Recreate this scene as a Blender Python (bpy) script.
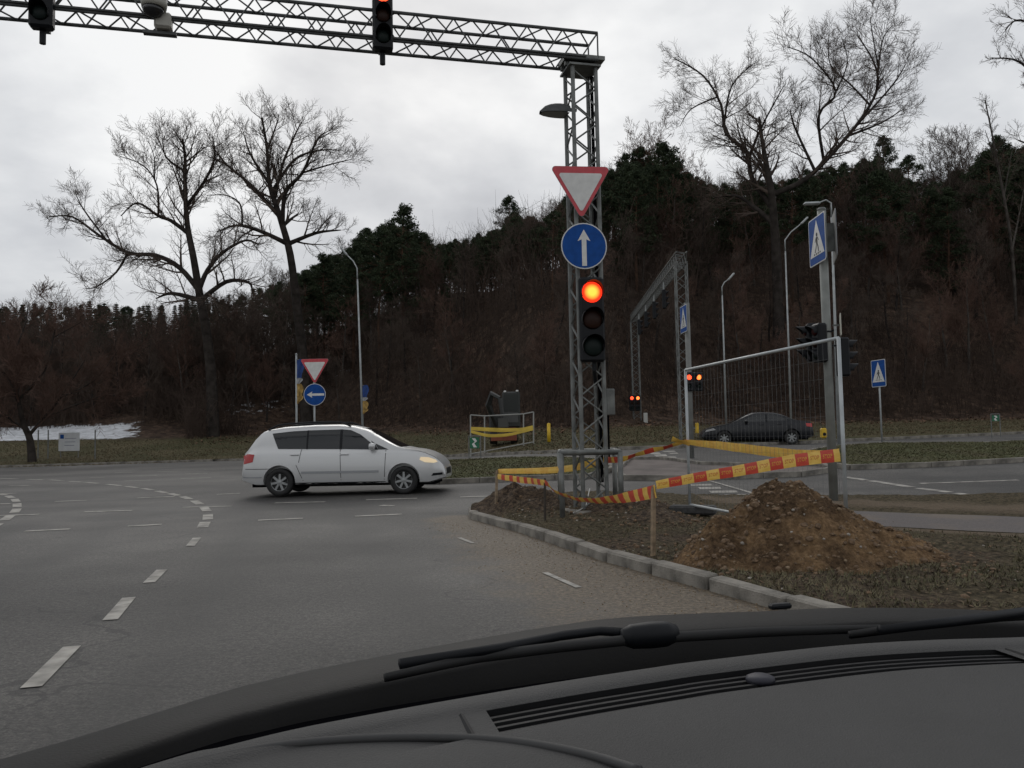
import bpy, bmesh, math, random
import numpy as np
from mathutils import Vector, Matrix, noise
from mathutils.bvhtree import BVHTree

for o in list(bpy.data.objects):
    bpy.data.objects.remove(o)
SC = bpy.context.scene
C = SC.collection
rad = math.radians

# ------------------------------------------------------------------ camera
F = 829.0
PITCH, ROLL, EYE = 3.45, -1.15, 1.35
cam_d = bpy.data.cameras.new('camera')
cam = bpy.data.objects.new('camera', cam_d)
C.objects.link(cam)
SC.camera = cam
cam_d.sensor_width = 36.0
cam_d.lens = F / 1024 * 36
cam_d.clip_start = 0.05
cam_d.clip_end = 2000
CAMLOC = Vector((0, 0, EYE))
CAMROT = Matrix.Rotation(rad(90 + PITCH), 3, 'X') @ Matrix.Rotation(rad(ROLL), 3, 'Z')
cam.matrix_world = Matrix.Translation(CAMLOC) @ CAMROT.to_4x4()
SC.render.resolution_x, SC.render.resolution_y = 1024, 768

# ------------------------------------------------------------------ overcast sky
SUN_EL, SUN_AZ = rad(32), rad(-8)          # hidden sun ahead, a little to the left
W = bpy.data.worlds.new('World')
SC.world = W
W.use_nodes = True
nt = W.node_tree
nt.nodes.clear()
def wn(t, **k):
    n = nt.nodes.new(t)
    for a, b in k.items():
        setattr(n, a, b)
    return n
out = wn('ShaderNodeOutputWorld')
sky = wn('ShaderNodeTexSky', sky_type='NISHITA', sun_disc=False)
sky.sun_elevation = SUN_EL
sky.sun_rotation = SUN_AZ
bgs = wn('ShaderNodeBackground'); bgs.inputs[1].default_value = 0.08
nt.links.new(sky.outputs[0], bgs.inputs[0])
tc = wn('ShaderNodeTexCoord')
sep = wn('ShaderNodeSeparateXYZ'); nt.links.new(tc.outputs['Generated'], sep.inputs[0])
def wmath(op, a, b=None):
    n = wn('ShaderNodeMath', operation=op)
    for i, v in enumerate((a, b)):
        if v is None: continue
        if isinstance(v, (int, float)): n.inputs[i].default_value = v
        else: nt.links.new(v, n.inputs[i])
    return n.outputs[0]
zz = wmath('ADD', wmath('ABSOLUTE', sep.outputs[2]), 0.28)
cx = wmath('DIVIDE', sep.outputs[0], zz)
cy = wmath('DIVIDE', sep.outputs[1], zz)
comb = wn('ShaderNodeCombineXYZ')
nt.links.new(cx, comb.inputs[0]); nt.links.new(cy, comb.inputs[1])
comb.inputs[2].default_value = 3.7
n1 = wn('ShaderNodeTexNoise'); n1.inputs['Scale'].default_value = 1.15; n1.inputs['Detail'].default_value = 5; n1.inputs['Roughness'].default_value = 0.52
n1.inputs['Distortion'].default_value = 0.35
n2 = wn('ShaderNodeTexNoise'); n2.inputs['Scale'].default_value = 3.6; n2.inputs['Detail'].default_value = 6; n2.inputs['Roughness'].default_value = 0.55
nt.links.new(comb.outputs[0], n1.inputs['Vector']); nt.links.new(comb.outputs[0], n2.inputs['Vector'])
mixn = wmath('ADD', wmath('MULTIPLY', n1.outputs[0], 0.72), wmath('MULTIPLY', n2.outputs[0], 0.28))
ramp = wn('ShaderNodeValToRGB')
cr = ramp.color_ramp
cr.elements[0].position = 0.36; cr.elements[0].color = (0.42, 0.432, 0.46, 1)
cr.elements[1].position = 0.63; cr.elements[1].color = (0.84, 0.845, 0.845, 1)
e = cr.elements.new(0.46); e.color = (0.55, 0.562, 0.585, 1)
e = cr.elements.new(0.53); e.color = (0.655, 0.665, 0.68, 1)
nt.links.new(mixn, ramp.inputs[0])
bgc = wn('ShaderNodeBackground'); bgc.inputs[1].default_value = 1.0
nt.links.new(ramp.outputs[0], bgc.inputs[0])
mx = wn('ShaderNodeMixShader'); mx.inputs[0].default_value = 0.93
nt.links.new(bgs.outputs[0], mx.inputs[1]); nt.links.new(bgc.outputs[0], mx.inputs[2])
nt.links.new(mx.outputs[0], out.inputs[0])

sd = bpy.data.lights.new('sun', 'SUN')
sd.energy = 0.6
sd.angle = rad(40)
sd.color = (1.0, 0.96, 0.9)
sun = bpy.data.objects.new('sun', sd)
C.objects.link(sun)
sdir = Vector((math.sin(SUN_AZ) * math.cos(SUN_EL), math.cos(SUN_AZ) * math.cos(SUN_EL), math.sin(SUN_EL)))
sun.rotation_euler = sdir.to_track_quat('Z', 'Y').to_euler()
sun.location = (0, 0, 60)

vs = SC.view_settings
vs.view_transform = 'Standard'
vs.look = 'None'
vs.exposure = 0.15
vs.gamma = 1.0
vs.use_curve_mapping = False
SC.cycles.max_bounces = 4
SC.cycles.diffuse_bounces = 2
SC.cycles.glossy_bounces = 2
SC.cycles.transparent_max_bounces = 8

# ------------------------------------------------------------------ helpers
def ray(px, py):
    return (CAMROT @ Vector(((px - 512) / F, (384 - py) / F, -1)))
def at(px, py, Y):
    d = ray(px, py)
    return CAMLOC + d * (Y / d.y)
def pz(px, py, z):
    d = ray(px, py)
    return CAMLOC + d * ((z - EYE) / d.z)
def sst(t):
    t = min(1.0, max(0.0, t))
    return t * t * (3 - 2 * t)
def T(x, y):                                   # the paved ground rises gently towards the far right
    z = 0.65 * sst((x + 10) / 16) * sst((y - 15) / 15)
    if x > 14: z += 0.018 * (x - 14) * sst((y - 20) / 15)
    return z
def march(px, py, fn, dz=0.0, t0=2.0, t1=260.0):
    d = ray(px, py); d = d / d.y
    a = t0
    step = 0.25
    while a < t1:
        b = a + step
        p = CAMLOC + d * b
        if p.z < fn(p.x, p.y) + dz:
            for _ in range(20):
                m = (a + b) / 2
                p = CAMLOC + d * m
                if p.z < fn(p.x, p.y) + dz: b = m
                else: a = m
            return CAMLOC + d * b
        a = b
    return CAMLOC + d * t1
def gp(px, py, dz=0.0):
    return march(px, py, T, dz)

# far kerb, hill
KP = [gp(x, y) for x, y in ((-60, 469), (0, 467.5), (120, 464), (240, 460.5), (450, 457), (560, 453), (660, 449), (847, 441.5), (1024, 434))]
KX = [p.x for p in KP]; KY = [p.y for p in KP]
def K(x):
    if x <= KX[0]: return KY[0] + (x - KX[0]) * 0.02
    if x >= KX[-1]: return KY[-1] + (x - KX[-1]) * 0.10
    return float(np.interp(x, KX, KY))
def lerp(a, b, t): return a + (b - a) * t
RBX = [-0.75, -0.43, -0.25, -0.14, -0.02, 0.06, 0.17, 0.5, 0.9]
RBH = [0.105, 0.112, 0.140, 0.170, 0.170, 0.195, 0.255, 0.262, 0.28]
def G(x, y):
    k = K(x)
    if y < k: return T(x, y)
    z0 = T(x, k) + 0.12
    w = 16.0
    f = (y - k) / w
    zf = max(1.75, z0 + 0.5)
    if f < 1: return lerp(z0, zf, f ** 1.25)
    u = y - k - w
    s = sst((x + 45) / 55)
    sl = lerp(0.24, 0.74, s); hm = lerp(24.0, 46.0, s)
    z = zf + hm * (1 - math.exp(-sl * u / hm)) * min(1, 0.30 + u / 16)
    # crest of the ridge, falling to the left
    b = x / y
    crest = 1.35 + y * float(np.interp(b, RBX, RBH))
    return min(z, crest + 0.25 * (z - crest) / (1 + max(0, z - crest))) if z > crest else z

def mat(name, col, rough=0.8, metal=0.0, var=0.0, scale=8.0, bump=0.0, bscale=None, col2=None, emit=None, estr=0.0, spec=None, coat=0.0, detail=4):
    m = bpy.data.materials.new(name)
    m.use_nodes = True
    t = m.node_tree
    b = t.nodes['Principled BSDF']
    b.inputs['Base Color'].default_value = (*col, 1)
    b.inputs['Roughness'].default_value = rough
    b.inputs['Metallic'].default_value = metal
    if spec is not None: b.inputs['Specular IOR Level'].default_value = spec
    if coat: b.inputs['Coat Weight'].default_value = coat
    if emit:
        b.inputs['Emission Color'].default_value = (*emit, 1)
        b.inputs['Emission Strength'].default_value = estr
    if var or col2 or bump:
        tcn = t.nodes.new('ShaderNodeTexCoord')
        nz = t.nodes.new('ShaderNodeTexNoise')
        nz.inputs['Scale'].default_value = scale
        nz.inputs['Detail'].default_value = detail
        t.links.new(tcn.outputs['Object'], nz.inputs['Vector'])
        if var or col2:
            c2 = col2 or tuple(max(0, c * (1 - var)) for c in col)
            r = t.nodes.new('ShaderNodeValToRGB')
            r.color_ramp.elements[0].position = 0.35; r.color_ramp.elements[0].color = (*c2, 1)
            r.color_ramp.elements[1].position = 0.65; r.color_ramp.elements[1].color = (*[c * (1 + var * 0.5) for c in col], 1)
            t.links.new(nz.outputs[0], r.inputs[0])
            t.links.new(r.outputs[0], b.inputs['Base Color'])
        if bump:
            nb = t.nodes.new('ShaderNodeTexNoise')
            nb.inputs['Scale'].default_value = bscale or scale * 4
            nb.inputs['Detail'].default_value = 5
            t.links.new(tcn.outputs['Object'], nb.inputs['Vector'])
            bp = t.nodes.new('ShaderNodeBump')
            bp.inputs['Strength'].default_value = bump
            bp.inputs['Distance'].default_value = 0.02
            t.links.new(nb.outputs[0], bp.inputs['Height'])
            t.links.new(bp.outputs[0], b.inputs['Normal'])
    return m

class MB:
    def __init__(s):
        s.v = []; s.f = []
    def add(s, vs, fs):
        n = len(s.v)
        s.v.extend([tuple(p) for p in vs])
        s.f.extend([tuple(i + n for i in f) for f in fs])
        return s
    def box(s, c, d, M=None, bev=0.0):
        x, y, z = d[0] / 2, d[1] / 2, d[2] / 2
        if bev:
            b = min(bev, x * .9, y * .9, z * .9)
            bm = bmesh.new()
            bmesh.ops.create_cube(bm, size=1)
            for v in bm.verts: v.co = Vector((v.co.x * d[0], v.co.y * d[1], v.co.z * d[2]))
            bmesh.ops.bevel(bm, geom=bm.edges[:], offset=b, segments=1, profile=0.5, affect='EDGES')
            bm.verts.index_update()
            vs = [v.co.copy() for v in bm.verts]; fs = [[v.index for v in f.verts] for f in bm.faces]
            bm.free()
        else:
            vs = [Vector((a, b, cc)) for a in (-x, x) for b in (-y, y) for cc in (-z, z)]
            fs = [(0, 1, 3, 2), (4, 6, 7, 5), (0, 4, 5, 1), (2, 3, 7, 6), (0, 2, 6, 4), (1, 5, 7, 3)]
        c = Vector(c)
        vs = [(M @ v if M else v) + c for v in vs]
        return s.add(vs, fs)
    def tube(s, pts, r, n=8, cap=True):
        pts = [Vector(p) for p in pts]
        if not isinstance(r, (list, tuple)): r = [r] * len(pts)
        vs = []; fs = []
        up = None
        for i, p in enumerate(pts):
            a = pts[max(0, i - 1)]; b = pts[min(len(pts) - 1, i + 1)]
            t = (b - a)
            if t.length < 1e-9: t = Vector((0, 0, 1))
            t.normalize()
            if up is None:
                up = t.orthogonal().normalized()
            else:
                up = up - t * up.dot(t)
                if up.length < 1e-6: up = t.orthogonal()
                up.normalize()
            w = t.cross(up)
            for k in range(n):
                ang = 2 * math.pi * k / n
                vs.append(p + (up * math.cos(ang) + w * math.sin(ang)) * r[i])
        for i in range(len(pts) - 1):
            for k in range(n):
                k2 = (k + 1) % n
                fs.append((i * n + k, i * n + k2, (i + 1) * n + k2, (i + 1) * n + k))
        if cap:
            fs.append(tuple(reversed(range(n))))
            fs.append(tuple((len(pts) - 1) * n + k for k in range(n)))
        return s.add(vs, fs)
    def prism(s, poly, O, U, V, N, d0, d1):
        """polygon (u,v) extruded from d0 to d1 along N"""
        O, U, V, N = Vector(O), Vector(U), Vector(V), Vector(N)
        n = len(poly)
        vs = [O + U * u + V * v + N * d0 for u, v in poly] + [O + U * u + V * v + N * d1 for u, v in poly]
        fs = [tuple(reversed(range(n))), tuple(range(n, 2 * n))]
        fs += [(i, (i + 1) % n, n + (i + 1) % n, n + i) for i in range(n)]
        return s.add(vs, fs)
    def lathe(s, prof, O, A, n=24, close=False):
        """profile (r, h) round axis A at O"""
        A = Vector(A).normalized(); O = Vector(O)
        u = A.orthogonal().normalized(); w = A.cross(u)
        vs = []; fs = []
        for r, h in prof:
            for k in range(n):
                a = 2 * math.pi * k / n
                vs.append(O + A * h + (u * math.cos(a) + w * math.sin(a)) * r)
        m = len(prof)
        for i in range(m if close else m - 1):
            j = (i + 1) % m
            for k in range(n):
                k2 = (k + 1) % n
                fs.append((i * n + k, i * n + k2, j * n + k2, j * n + k))
        if not close:
            if prof[0][0] > 1e-4: fs.append(tuple(reversed(range(n))))
            if prof[-1][0] > 1e-4: fs.append(tuple((m - 1) * n + k for k in range(n)))
        return s.add(vs, fs)
    def mesh(s, name, m=None, smooth=False):
        me = bpy.data.meshes.new(name)
        me.from_pydata(s.v, [], s.f)
        if m: me.materials.append(m)
        if smooth:
            me.polygons.foreach_set('use_smooth', [True] * len(me.polygons))
        me.update()
        return me
    def build(s, name, m, parent=None, smooth=False, autosm=None):
        me = s.mesh(name, m, smooth)
        if autosm:
            try: me.set_sharp_from_angle(angle=rad(autosm))
            except Exception: pass
        return link(name, me, parent)

def link(name, me, parent=None):
    o = bpy.data.objects.new(name, me)
    C.objects.link(o)
    if parent: o.parent = parent
    return o
def tag(o, label=None, cat=None, group=None, kind=None):
    if label: o['label'] = label
    if cat: o['category'] = cat
    if group: o['group'] = group
    if kind: o['kind'] = kind
    return o
def thing(name, label, cat, loc=(0, 0, 0), rz=0.0, group=None):
    o = bpy.data.objects.new(name, None)
    C.objects.link(o)
    o.empty_display_size = 0.1
    o.location = loc
    o.rotation_euler = (0, 0, rz)
    return tag(o, label, cat, group)
def fbm(x, y, s=1.0, o=4, z=0.0):
    return noise.fractal(Vector((x * s, y * s, z)), 0.9, 2.0, o)
_rod = {}
def rods(parent, name, segs, r, m, n=6):
    """each segment an object sharing one unit rod mesh"""
    key = (m.name, n)
    if key not in _rod:
        _rod[key] = MB().tube([(0, 0, 0), (0, 0, 1)], 1.0, n).mesh(name, m)
    for a, b in segs:
        a, b = Vector(a), Vector(b)
        d = b - a
        o = link(name, _rod[key], parent)
        o.matrix_local = Matrix.Translation(a) @ d.to_track_quat('Z', 'Y').to_matrix().to_4x4() @ Matrix.Diagonal((r, r, d.length, 1))

# ------------------------------------------------------------------ materials
galv = mat('galvanised steel', (0.165, 0.172, 0.165), 0.55, 0.35, var=0.35, scale=6)
galv_dark = mat('weathered steel', (0.085, 0.09, 0.09), 0.6, 0.3, var=0.35, scale=5)
galv_light = mat('pale galvanised pole', (0.36, 0.38, 0.38), 0.5, 0.3, var=0.2, scale=4)
blackp = mat('black plastic', (0.009, 0.010, 0.012), 0.5, spec=0.2)
blackm = mat('matt black', (0.005, 0.005, 0.006), 0.9, spec=0.0)
redp = mat('sign red', (0.50, 0.045, 0.06), 0.4, var=0.15, scale=9)
whitep = mat('sign white', (0.62, 0.62, 0.60), 0.4, var=0.10, scale=9)
bluep = mat('sign blue', (0.008, 0.065, 0.27), 0.6, var=0.15, scale=9, spec=0.15)
greyback = mat('sign back grey', (0.22, 0.23, 0.23), 0.5, 0.2, var=0.15, scale=6)
yellowp = mat('yellow paint', (0.62, 0.40, 0.02), 0.5, var=0.15, scale=10)
woodm = mat('pale stake wood', (0.27, 0.20, 0.13), 0.85, var=0.4, scale=14)
concrete = mat('kerb concrete', (0.20, 0.185, 0.16), 0.9, var=0.5, scale=4.5, bump=0.5, bscale=60, detail=8)
rubber = mat('tyre rubber', (0.012, 0.012, 0.012), 0.75)
paintw = mat('road paint', (0.32, 0.305, 0.275), 0.8, var=0.45, scale=5.0, bump=0.2, bscale=120, detail=10)
# ================================================================== SETTING
def attr_mat(name, build):
    m = bpy.data.materials.new(name); m.use_nodes = True
    build(m.node_tree, m.node_tree.nodes['Principled BSDF'])
    return m
def N(t, typ, **inp):
    n = t.nodes.new(typ)
    for k, v in inp.items():
        n.inputs[k.replace('_', ' ')].default_value = v
    return n
def ramp_(t, src, stops):
    r = t.nodes.new('ShaderNodeValToRGB')
    while len(r.color_ramp.elements) < len(stops): r.color_ramp.elements.new(0.5)
    for e, (p, c) in zip(r.color_ramp.elements, stops):
        e.position = p; e.color = (*c, 1) if len(c) == 3 else c
    t.links.new(src, r.inputs[0])
    return r.outputs[0]
def mixc(t, fac, a, b):
    m = t.nodes.new('ShaderNodeMix'); m.data_type = 'RGBA'
    for i, v in ((0, fac), (6, a), (7, b)):
        if hasattr(v, 'is_output'): t.links.new(v, m.inputs[i])
        elif isinstance(v, (int, float)): m.inputs[i].default_value = v
        else: m.inputs[i].default_value = (*v, 1)
    return m.outputs[2]
def mth(t, op, a, b=None, clamp=False):
    n = t.nodes.new('ShaderNodeMath'); n.operation = op; n.use_clamp = clamp
    for i, v in ((0, a), (1, b)):
        if v is None: continue
        if hasattr(v, 'is_output'): t.links.new(v, n.inputs[i])
        else: n.inputs[i].default_value = v
    return n.outputs[0]
def objco(t):
    return t.nodes.new('ShaderNodeTexCoord').outputs['Object']
def nz(t, vec, scale, detail=5, rough=0.55):
    n = N(t, 'ShaderNodeTexNoise', Scale=scale, Detail=detail, Roughness=rough)
    t.links.new(vec, n.inputs['Vector'])
    return n.outputs[0]
def bumpn(t, b, h, strength, dist):
    bp = N(t, 'ShaderNodeBump', Strength=strength, Distance=dist)
    t.links.new(h, bp.inputs['Height']); t.links.new(bp.outputs[0], b.inputs['Normal'])
def attr(t, name):
    a = t.nodes.new('ShaderNodeAttribute'); a.attribute_name = name
    return a.outputs['Fac']

def road_nodes(t, b):
    co = objco(t)
    big = nz(t, co, 0.22, 5); mid = nz(t, co, 1.6, 6); fine = nz(t, co, 55, 6, 0.7)
    base = ramp_(t, big, [(0.40, (0.043, 0.041, 0.039)), (0.5, (0.058, 0.055, 0.052)), (0.60, (0.078, 0.074, 0.069))])
    base = mixc(t, mth(t, 'MULTIPLY', ramp_(t, mid, [(0.45, (0, 0, 0)), (0.72, (1, 1, 1))]), 0.45), base, (0.042, 0.040, 0.039))
    sp0 = mth(t, 'ADD', mth(t, 'MULTIPLY', fine, 0.55), mth(t, 'MULTIPLY', nz(t, co, 21, 7, 0.75), 0.45))
    sp = ramp_(t, sp0, [(0.41, (0.30, 0.30, 0.30)), (0.5, (0.93, 0.93, 0.92)), (0.60, (2.1, 2.05, 1.96))])
    mm = t.nodes.new('ShaderNodeMix'); mm.data_type = 'RGBA'; mm.blend_type = 'MULTIPLY'; mm.inputs[0].default_value = 0.8
    t.links.new(base, mm.inputs[6]); t.links.new(sp, mm.inputs[7])
    vo = t.nodes.new('ShaderNodeTexVoronoi'); vo.feature = 'DISTANCE_TO_EDGE'; vo.inputs['Scale'].default_value = 0.33
    wv = t.nodes.new('ShaderNodeVectorMath'); wv.operation = 'ADD'
    wn_ = N(t, 'ShaderNodeTexNoise', Scale=1.3, Detail=6.0); t.links.new(co, wn_.inputs['Vector'])
    t.links.new(co, wv.inputs[0]); t.links.new(wn_.outputs['Color'], wv.inputs[1]); t.links.new(wv.outputs[0], vo.inputs['Vector'])
    crk = mth(t, 'MULTIPLY', mth(t, 'LESS_THAN', vo.outputs['Distance'], 0.0045), ramp_(t, nz(t, co, 0.5, 4), [(0.5, (0, 0, 0)), (0.56, (0.75, 0.75, 0.75))]))
    spot = ramp_(t, nz(t, co, 2.7, 3), [(0.66, (0, 0, 0)), (0.72, (0.6, 0.6, 0.6))])
    dark_ = t.nodes.new('ShaderNodeMix'); dark_.data_type = 'RGBA'
    t.links.new(mth(t, 'MAXIMUM', crk, spot), dark_.inputs[0]); t.links.new(mm.outputs[2], dark_.inputs[6]); dark_.inputs[7].default_value = (0.022, 0.021, 0.021, 1)
    trk = attr(t, 'track')
    c = mixc(t, mth(t, 'MULTIPLY', trk, 0.55), dark_.outputs[2], (0.032, 0.031, 0.030))
    sand = attr(t, 'sand')
    sn = nz(t, co, 2.2, 8, 0.65); sn2 = nz(t, co, 38, 6, 0.7)
    f = mth(t, 'ADD', mth(t, 'MULTIPLY', sand, 1.75), mth(t, 'SUBTRACT', mth(t, 'MULTIPLY', sn, 1.3), 1.22))
    f = mth(t, 'MULTIPLY', mth(t, 'ADD', f, mth(t, 'MULTIPLY', mth(t, 'SUBTRACT', sn2, 0.5), 1.1)), 1.6, True)
    sc = ramp_(t, nz(t, co, 24, 8, 0.75), [(0.38, (0.038, 0.029, 0.020)), (0.5, (0.090, 0.070, 0.047)), (0.62, (0.185, 0.146, 0.100))])
    c = mixc(t, f, c, sc)
    t.links.new(c, b.inputs['Base Color'])
    t.links.new(mth(t, 'ADD', mth(t, 'MULTIPLY', big, -0.25), 0.80), b.inputs['Roughness'])
    b.inputs['Specular IOR Level'].default_value = 0.35
    bumpn(t, b, mth(t, 'ADD', fine, mth(t, 'MULTIPLY', sn2, 0.6)), 0.5, 0.012)
asphalt = attr_mat('worn asphalt', road_nodes)

def dirt_nodes(t, b):                     # verge: dead grass over dark soil
    co = objco(t)
    a = nz(t, co, 0.9, 6); f = nz(t, co, 16, 8, 0.7); g = nz(t, co, 60, 5, 0.7)
    soil = ramp_(t, f, [(0.38, (0.026, 0.019, 0.014)), (0.5, (0.070, 0.050, 0.035)), (0.64, (0.15, 0.108, 0.072))])
    gr = ramp_(t, f, [(0.38, (0.028, 0.023, 0.014)), (0.5, (0.072, 0.058, 0.034)), (0.64, (0.15, 0.120, 0.075))])
    s = attr(t, 'soil')
    fac = mth(t, 'MULTIPLY', mth(t, 'ADD', mth(t, 'ADD', s, -0.5), mth(t, 'MULTIPLY', mth(t, 'SUBTRACT', a, 0.5), 1.6)), 3.0)
    fac = mth(t, 'ADD', fac, 0.5, True)
    c = mixc(t, fac, gr, soil)
    sd_ = attr(t, 'sand')
    sf = mth(t, 'ADD', mth(t, 'MULTIPLY', sd_, 2.0), mth(t, 'SUBTRACT', mth(t, 'MULTIPLY', a, 1.4), 1.6), True)
    c = mixc(t, sf, c, ramp_(t, g, [(0.3, (0.09, 0.068, 0.046)), (0.7, (0.21, 0.165, 0.12))]))
    t.links.new(c, b.inputs['Base Color']); b.inputs['Roughness'].default_value = 0.95
    b.inputs['Specular IOR Level'].default_value = 0.15
    bumpn(t, b, mth(t, 'ADD', f, mth(t, 'MULTIPLY', g, 0.5)), 0.9, 0.05)
vergem = attr_mat('verge earth', dirt_nodes)

def lawn_nodes(t, b):
    co = objco(t)
    a = nz(t, co, 0.35, 5); f = nz(t, co, 5.5, 8, 0.75); f2 = nz(t, co, 1.4, 8, 0.75)
    gr = ramp_(t, f, [(0.38, (0.042, 0.038, 0.020)), (0.5, (0.098, 0.084, 0.045)), (0.64, (0.170, 0.138, 0.082))])
    gr2 = ramp_(t, f, [(0.38, (0.030, 0.033, 0.015)), (0.64, (0.105, 0.100, 0.048))])
    c = mixc(t, ramp_(t, a, [(0.4, (0, 0, 0)), (0.6, (1, 1, 1))]), gr, gr2)
    lf = ramp_(t, f2, [(0.36, (0.022, 0.015, 0.011)), (0.5, (0.060, 0.040, 0.029)), (0.64, (0.130, 0.088, 0.063))])
    c = mixc(t, attr(t, 'litter'), c, lf)
    sn = mth(t, 'ADD', mth(t, 'MULTIPLY', attr(t, 'snow'), 2.0), mth(t, 'SUBTRACT', mth(t, 'MULTIPLY', nz(t, co, 1.1, 9, 0.72), 3.6), 3.05))
    sn = mth(t, 'MULTIPLY', sn, 4.0, True)
    c = mixc(t, sn, c, ramp_(t, f2, [(0.4, (0.52, 0.53, 0.55)), (0.6, (0.76, 0.78, 0.81))]))
    t.links.new(c, b.inputs['Base Color']); b.inputs['Roughness'].default_value = 0.95
    b.inputs['Specular IOR Level'].default_value = 0.15
    bumpn(t, b, f, 0.9, 0.15)
lawnm = attr_mat('dead lawn and leaf litter', lawn_nodes)

def set_attr(me, name, vals):
    a = me.attributes.new(name, 'FLOAT', 'POINT')
    a.data.foreach_set('value', [float(v) for v in vals])

def grid(xs, ys, fn, keep=None):
    vs = [(x, y, fn(x, y)) for y in ys for x in xs]
    n = len(xs)
    fs = []
    for j in range(len(ys) - 1):
        for i in range(n - 1):
            if keep and not keep((xs[i] + xs[i + 1]) / 2, (ys[j] + ys[j + 1]) / 2): continue
            fs.append((j * n + i, j * n + i + 1, (j + 1) * n + i + 1, (j + 1) * n + i))
    mb = MB(); mb.v = vs; mb.f = fs
    return mb
def rng_(a, b, s):
    n = max(1, round((b - a) / s))
    return [a + (b - a) * i / n for i in range(n)]

# ---- wide base ground
far = MB()
far.add([(-900, -300, -0.6), (900, -300, -0.6), (900, 900, -0.6), (-900, 900, -0.6)], [(0, 1, 2, 3)])
o = far.build('ground', mat('field', (0.07, 0.06, 0.035), 0.95, var=0.3, scale=0.05)); tag(o, kind='structure')

# ---- near kerb line (bottom edge at the road)
KB = [gp(x, y) for x, y in ((470, 519), (517, 532), (544, 541), (575, 552), (605, 562), (650, 574.5), (707, 590.5))]
d_ = (KB[-1] - KB[-3]).normalized()
for k in range(1, 9): KB.append(KB[6] + d_ * (0.95 * k))
KBx = [(p.x, p.y) for p in KB]
def dist_kerb(x, y):
    best = 1e9
    for (ax, ay), (bx, by) in zip(KBx[:-1], KBx[1:]):
        dx, dy = bx - ax, by - ay
        t = max(0, min(1, ((x - ax) * dx + (y - ay) * dy) / (dx * dx + dy * dy)))
        q = math.hypot(x - ax - dx * t, y - ay - dy * t)
        best = min(best, q)
    return best

# ---- asphalt road sheet
xs = rng_(-160, -60, 10) + rng_(-60, -14, 2.5) + rng_(-14, 9, 0.2) + rng_(9, 40, 1) + rng_(40, 161, 10)
ys = rng_(-30, 2, 4) + rng_(2, 20, 0.2) + rng_(20, 62, 1) + [62]
mb = grid(xs, ys, T, lambda x, y: y < K(x) + 2.5)
o = mb.build('road', asphalt, smooth=True); tag(o, kind='structure')
ROAD = o
sand = []; track = []
def inb(v, a, b, s): return sst((v - a) / s) * sst((b - v) / s)
DPATCH = []
for x1, y1, x2, y2 in ((40, 524, 96, 503), (138, 519, 196, 500), (215, 512, 470, 498), (330, 497, 520, 489)):
    a_, b_ = gp(x1, y1), gp(x2, y2)
    DPATCH.append((a_.x, b_.x * 1.0 if b_.x > a_.x else a_.x + 2, a_.y, b_.y))
AX = Vector((-math.sin(rad(14)), math.cos(rad(14))))
for x, y, z in mb.v:
    s = 0.0
    if -3 < x < 9 and -6 < y < 17:
        dk = dist_kerb(x, y)
        s = max(0, 1 - dk / (1.05 + 0.17 * (13 - min(13, y)) ))
        s = s ** 0.6 if s > 0 else 0
    if y > 13 and x > 4.2:
        s = max(s, 1.0 - abs(y - 14.6) / 1.5)
    sand.append(s)
    # darker tyre tracks along the own lane
    u = x * AX.y - y * AX.x
    tr = 0
    for c0 in (-0.9, 0.75, -4.5, -2.95):
        tr = max(tr, 1 - abs(u - c0 - 0.12 * fbm(x, y, 0.2)) / 0.42)
    tr *= sst((15.5 - y) / 2)
    t2 = 0
    for c0 in (17.6, 19.4, 21.6, 23.2, 38.2, 41.0):
        t2 = max(t2, 1 - abs(y - c0 + 0.3 * fbm(x, y, 0.1, 3, 5)) / 0.55)
    t2 *= sst((y - 15.5) / 1.2)
    # old dark resurfacing patches in the crossing road
    for (ax_, bx_, ay_, by2) in DPATCH:
        t2 = max(t2, 1.15 * inb(x, ax_, bx_, 0.5) * inb(y, ay_, by2, 0.4) * (0.75 + 0.5 * fbm(x, y, 0.6, 3, 8)))
    track.append(max(0, tr, t2))
set_attr(o.data, 'sand', sand); set_attr(o.data, 'track', track)

# ---- lawn, wood floor and hill beyond the far kerb
hx = rng_(-420, -110, 14) + rng_(-110, 110, 1.6) + rng_(110, 421, 14)
rows = [0.0] + rng_(0.3, 16, 0.8) + rng_(16, 80, 1.8) + rng_(80, 420, 20)
V_ = []
for r in rows:
    for x in hx:
        y = K(x) + 0.02 + r
        z = G(x, y) + (0.05 * fbm(x, y, 0.5) if r > 1 else 0) + (0.5 * fbm(x, y, 0.12, 3, 9) * min(1, max(0, (r - 16) / 12)))
        V_.append((x, y, z))
nx = len(hx)
mb = MB(); mb.v = V_
mb.f = [(j * nx + i, j * nx + i + 1, (j + 1) * nx + i + 1, (j + 1) * nx + i) for j in range(len(rows) - 1) for i in range(nx - 1)]
o = mb.build('hillside', lawnm, smooth=True); tag(o, kind='structure')
lit = []; snow = []
SNOW = []
def inbox(v, a, b, s): return sst((v - a) / s) * sst((b - v) / s)
for idx, (x, y, z) in enumerate(V_):
    r = rows[idx // nx]
    lit.append(sst((r - 12.5 + 2.0 * fbm(x, y, 0.15, 3, 2)) / 3.5))
    px = 512 + x / y * F
    s = inbox(px, -320, 165, 50) * inbox(r, 13.2, 23.5, 2.5)
    s = max(s, inbox(px, 205, 300, 20) * inbox(r, 20, 28, 3) * 0.61)
    s = max(s, inbox(px, 325, 365, 10) * inbox(r, 25, 33, 4) * 0.6)
    snow.append(s)
set_attr(o.data, 'litter', lit); set_attr(o.data, 'snow', snow)
HILL = o

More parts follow.
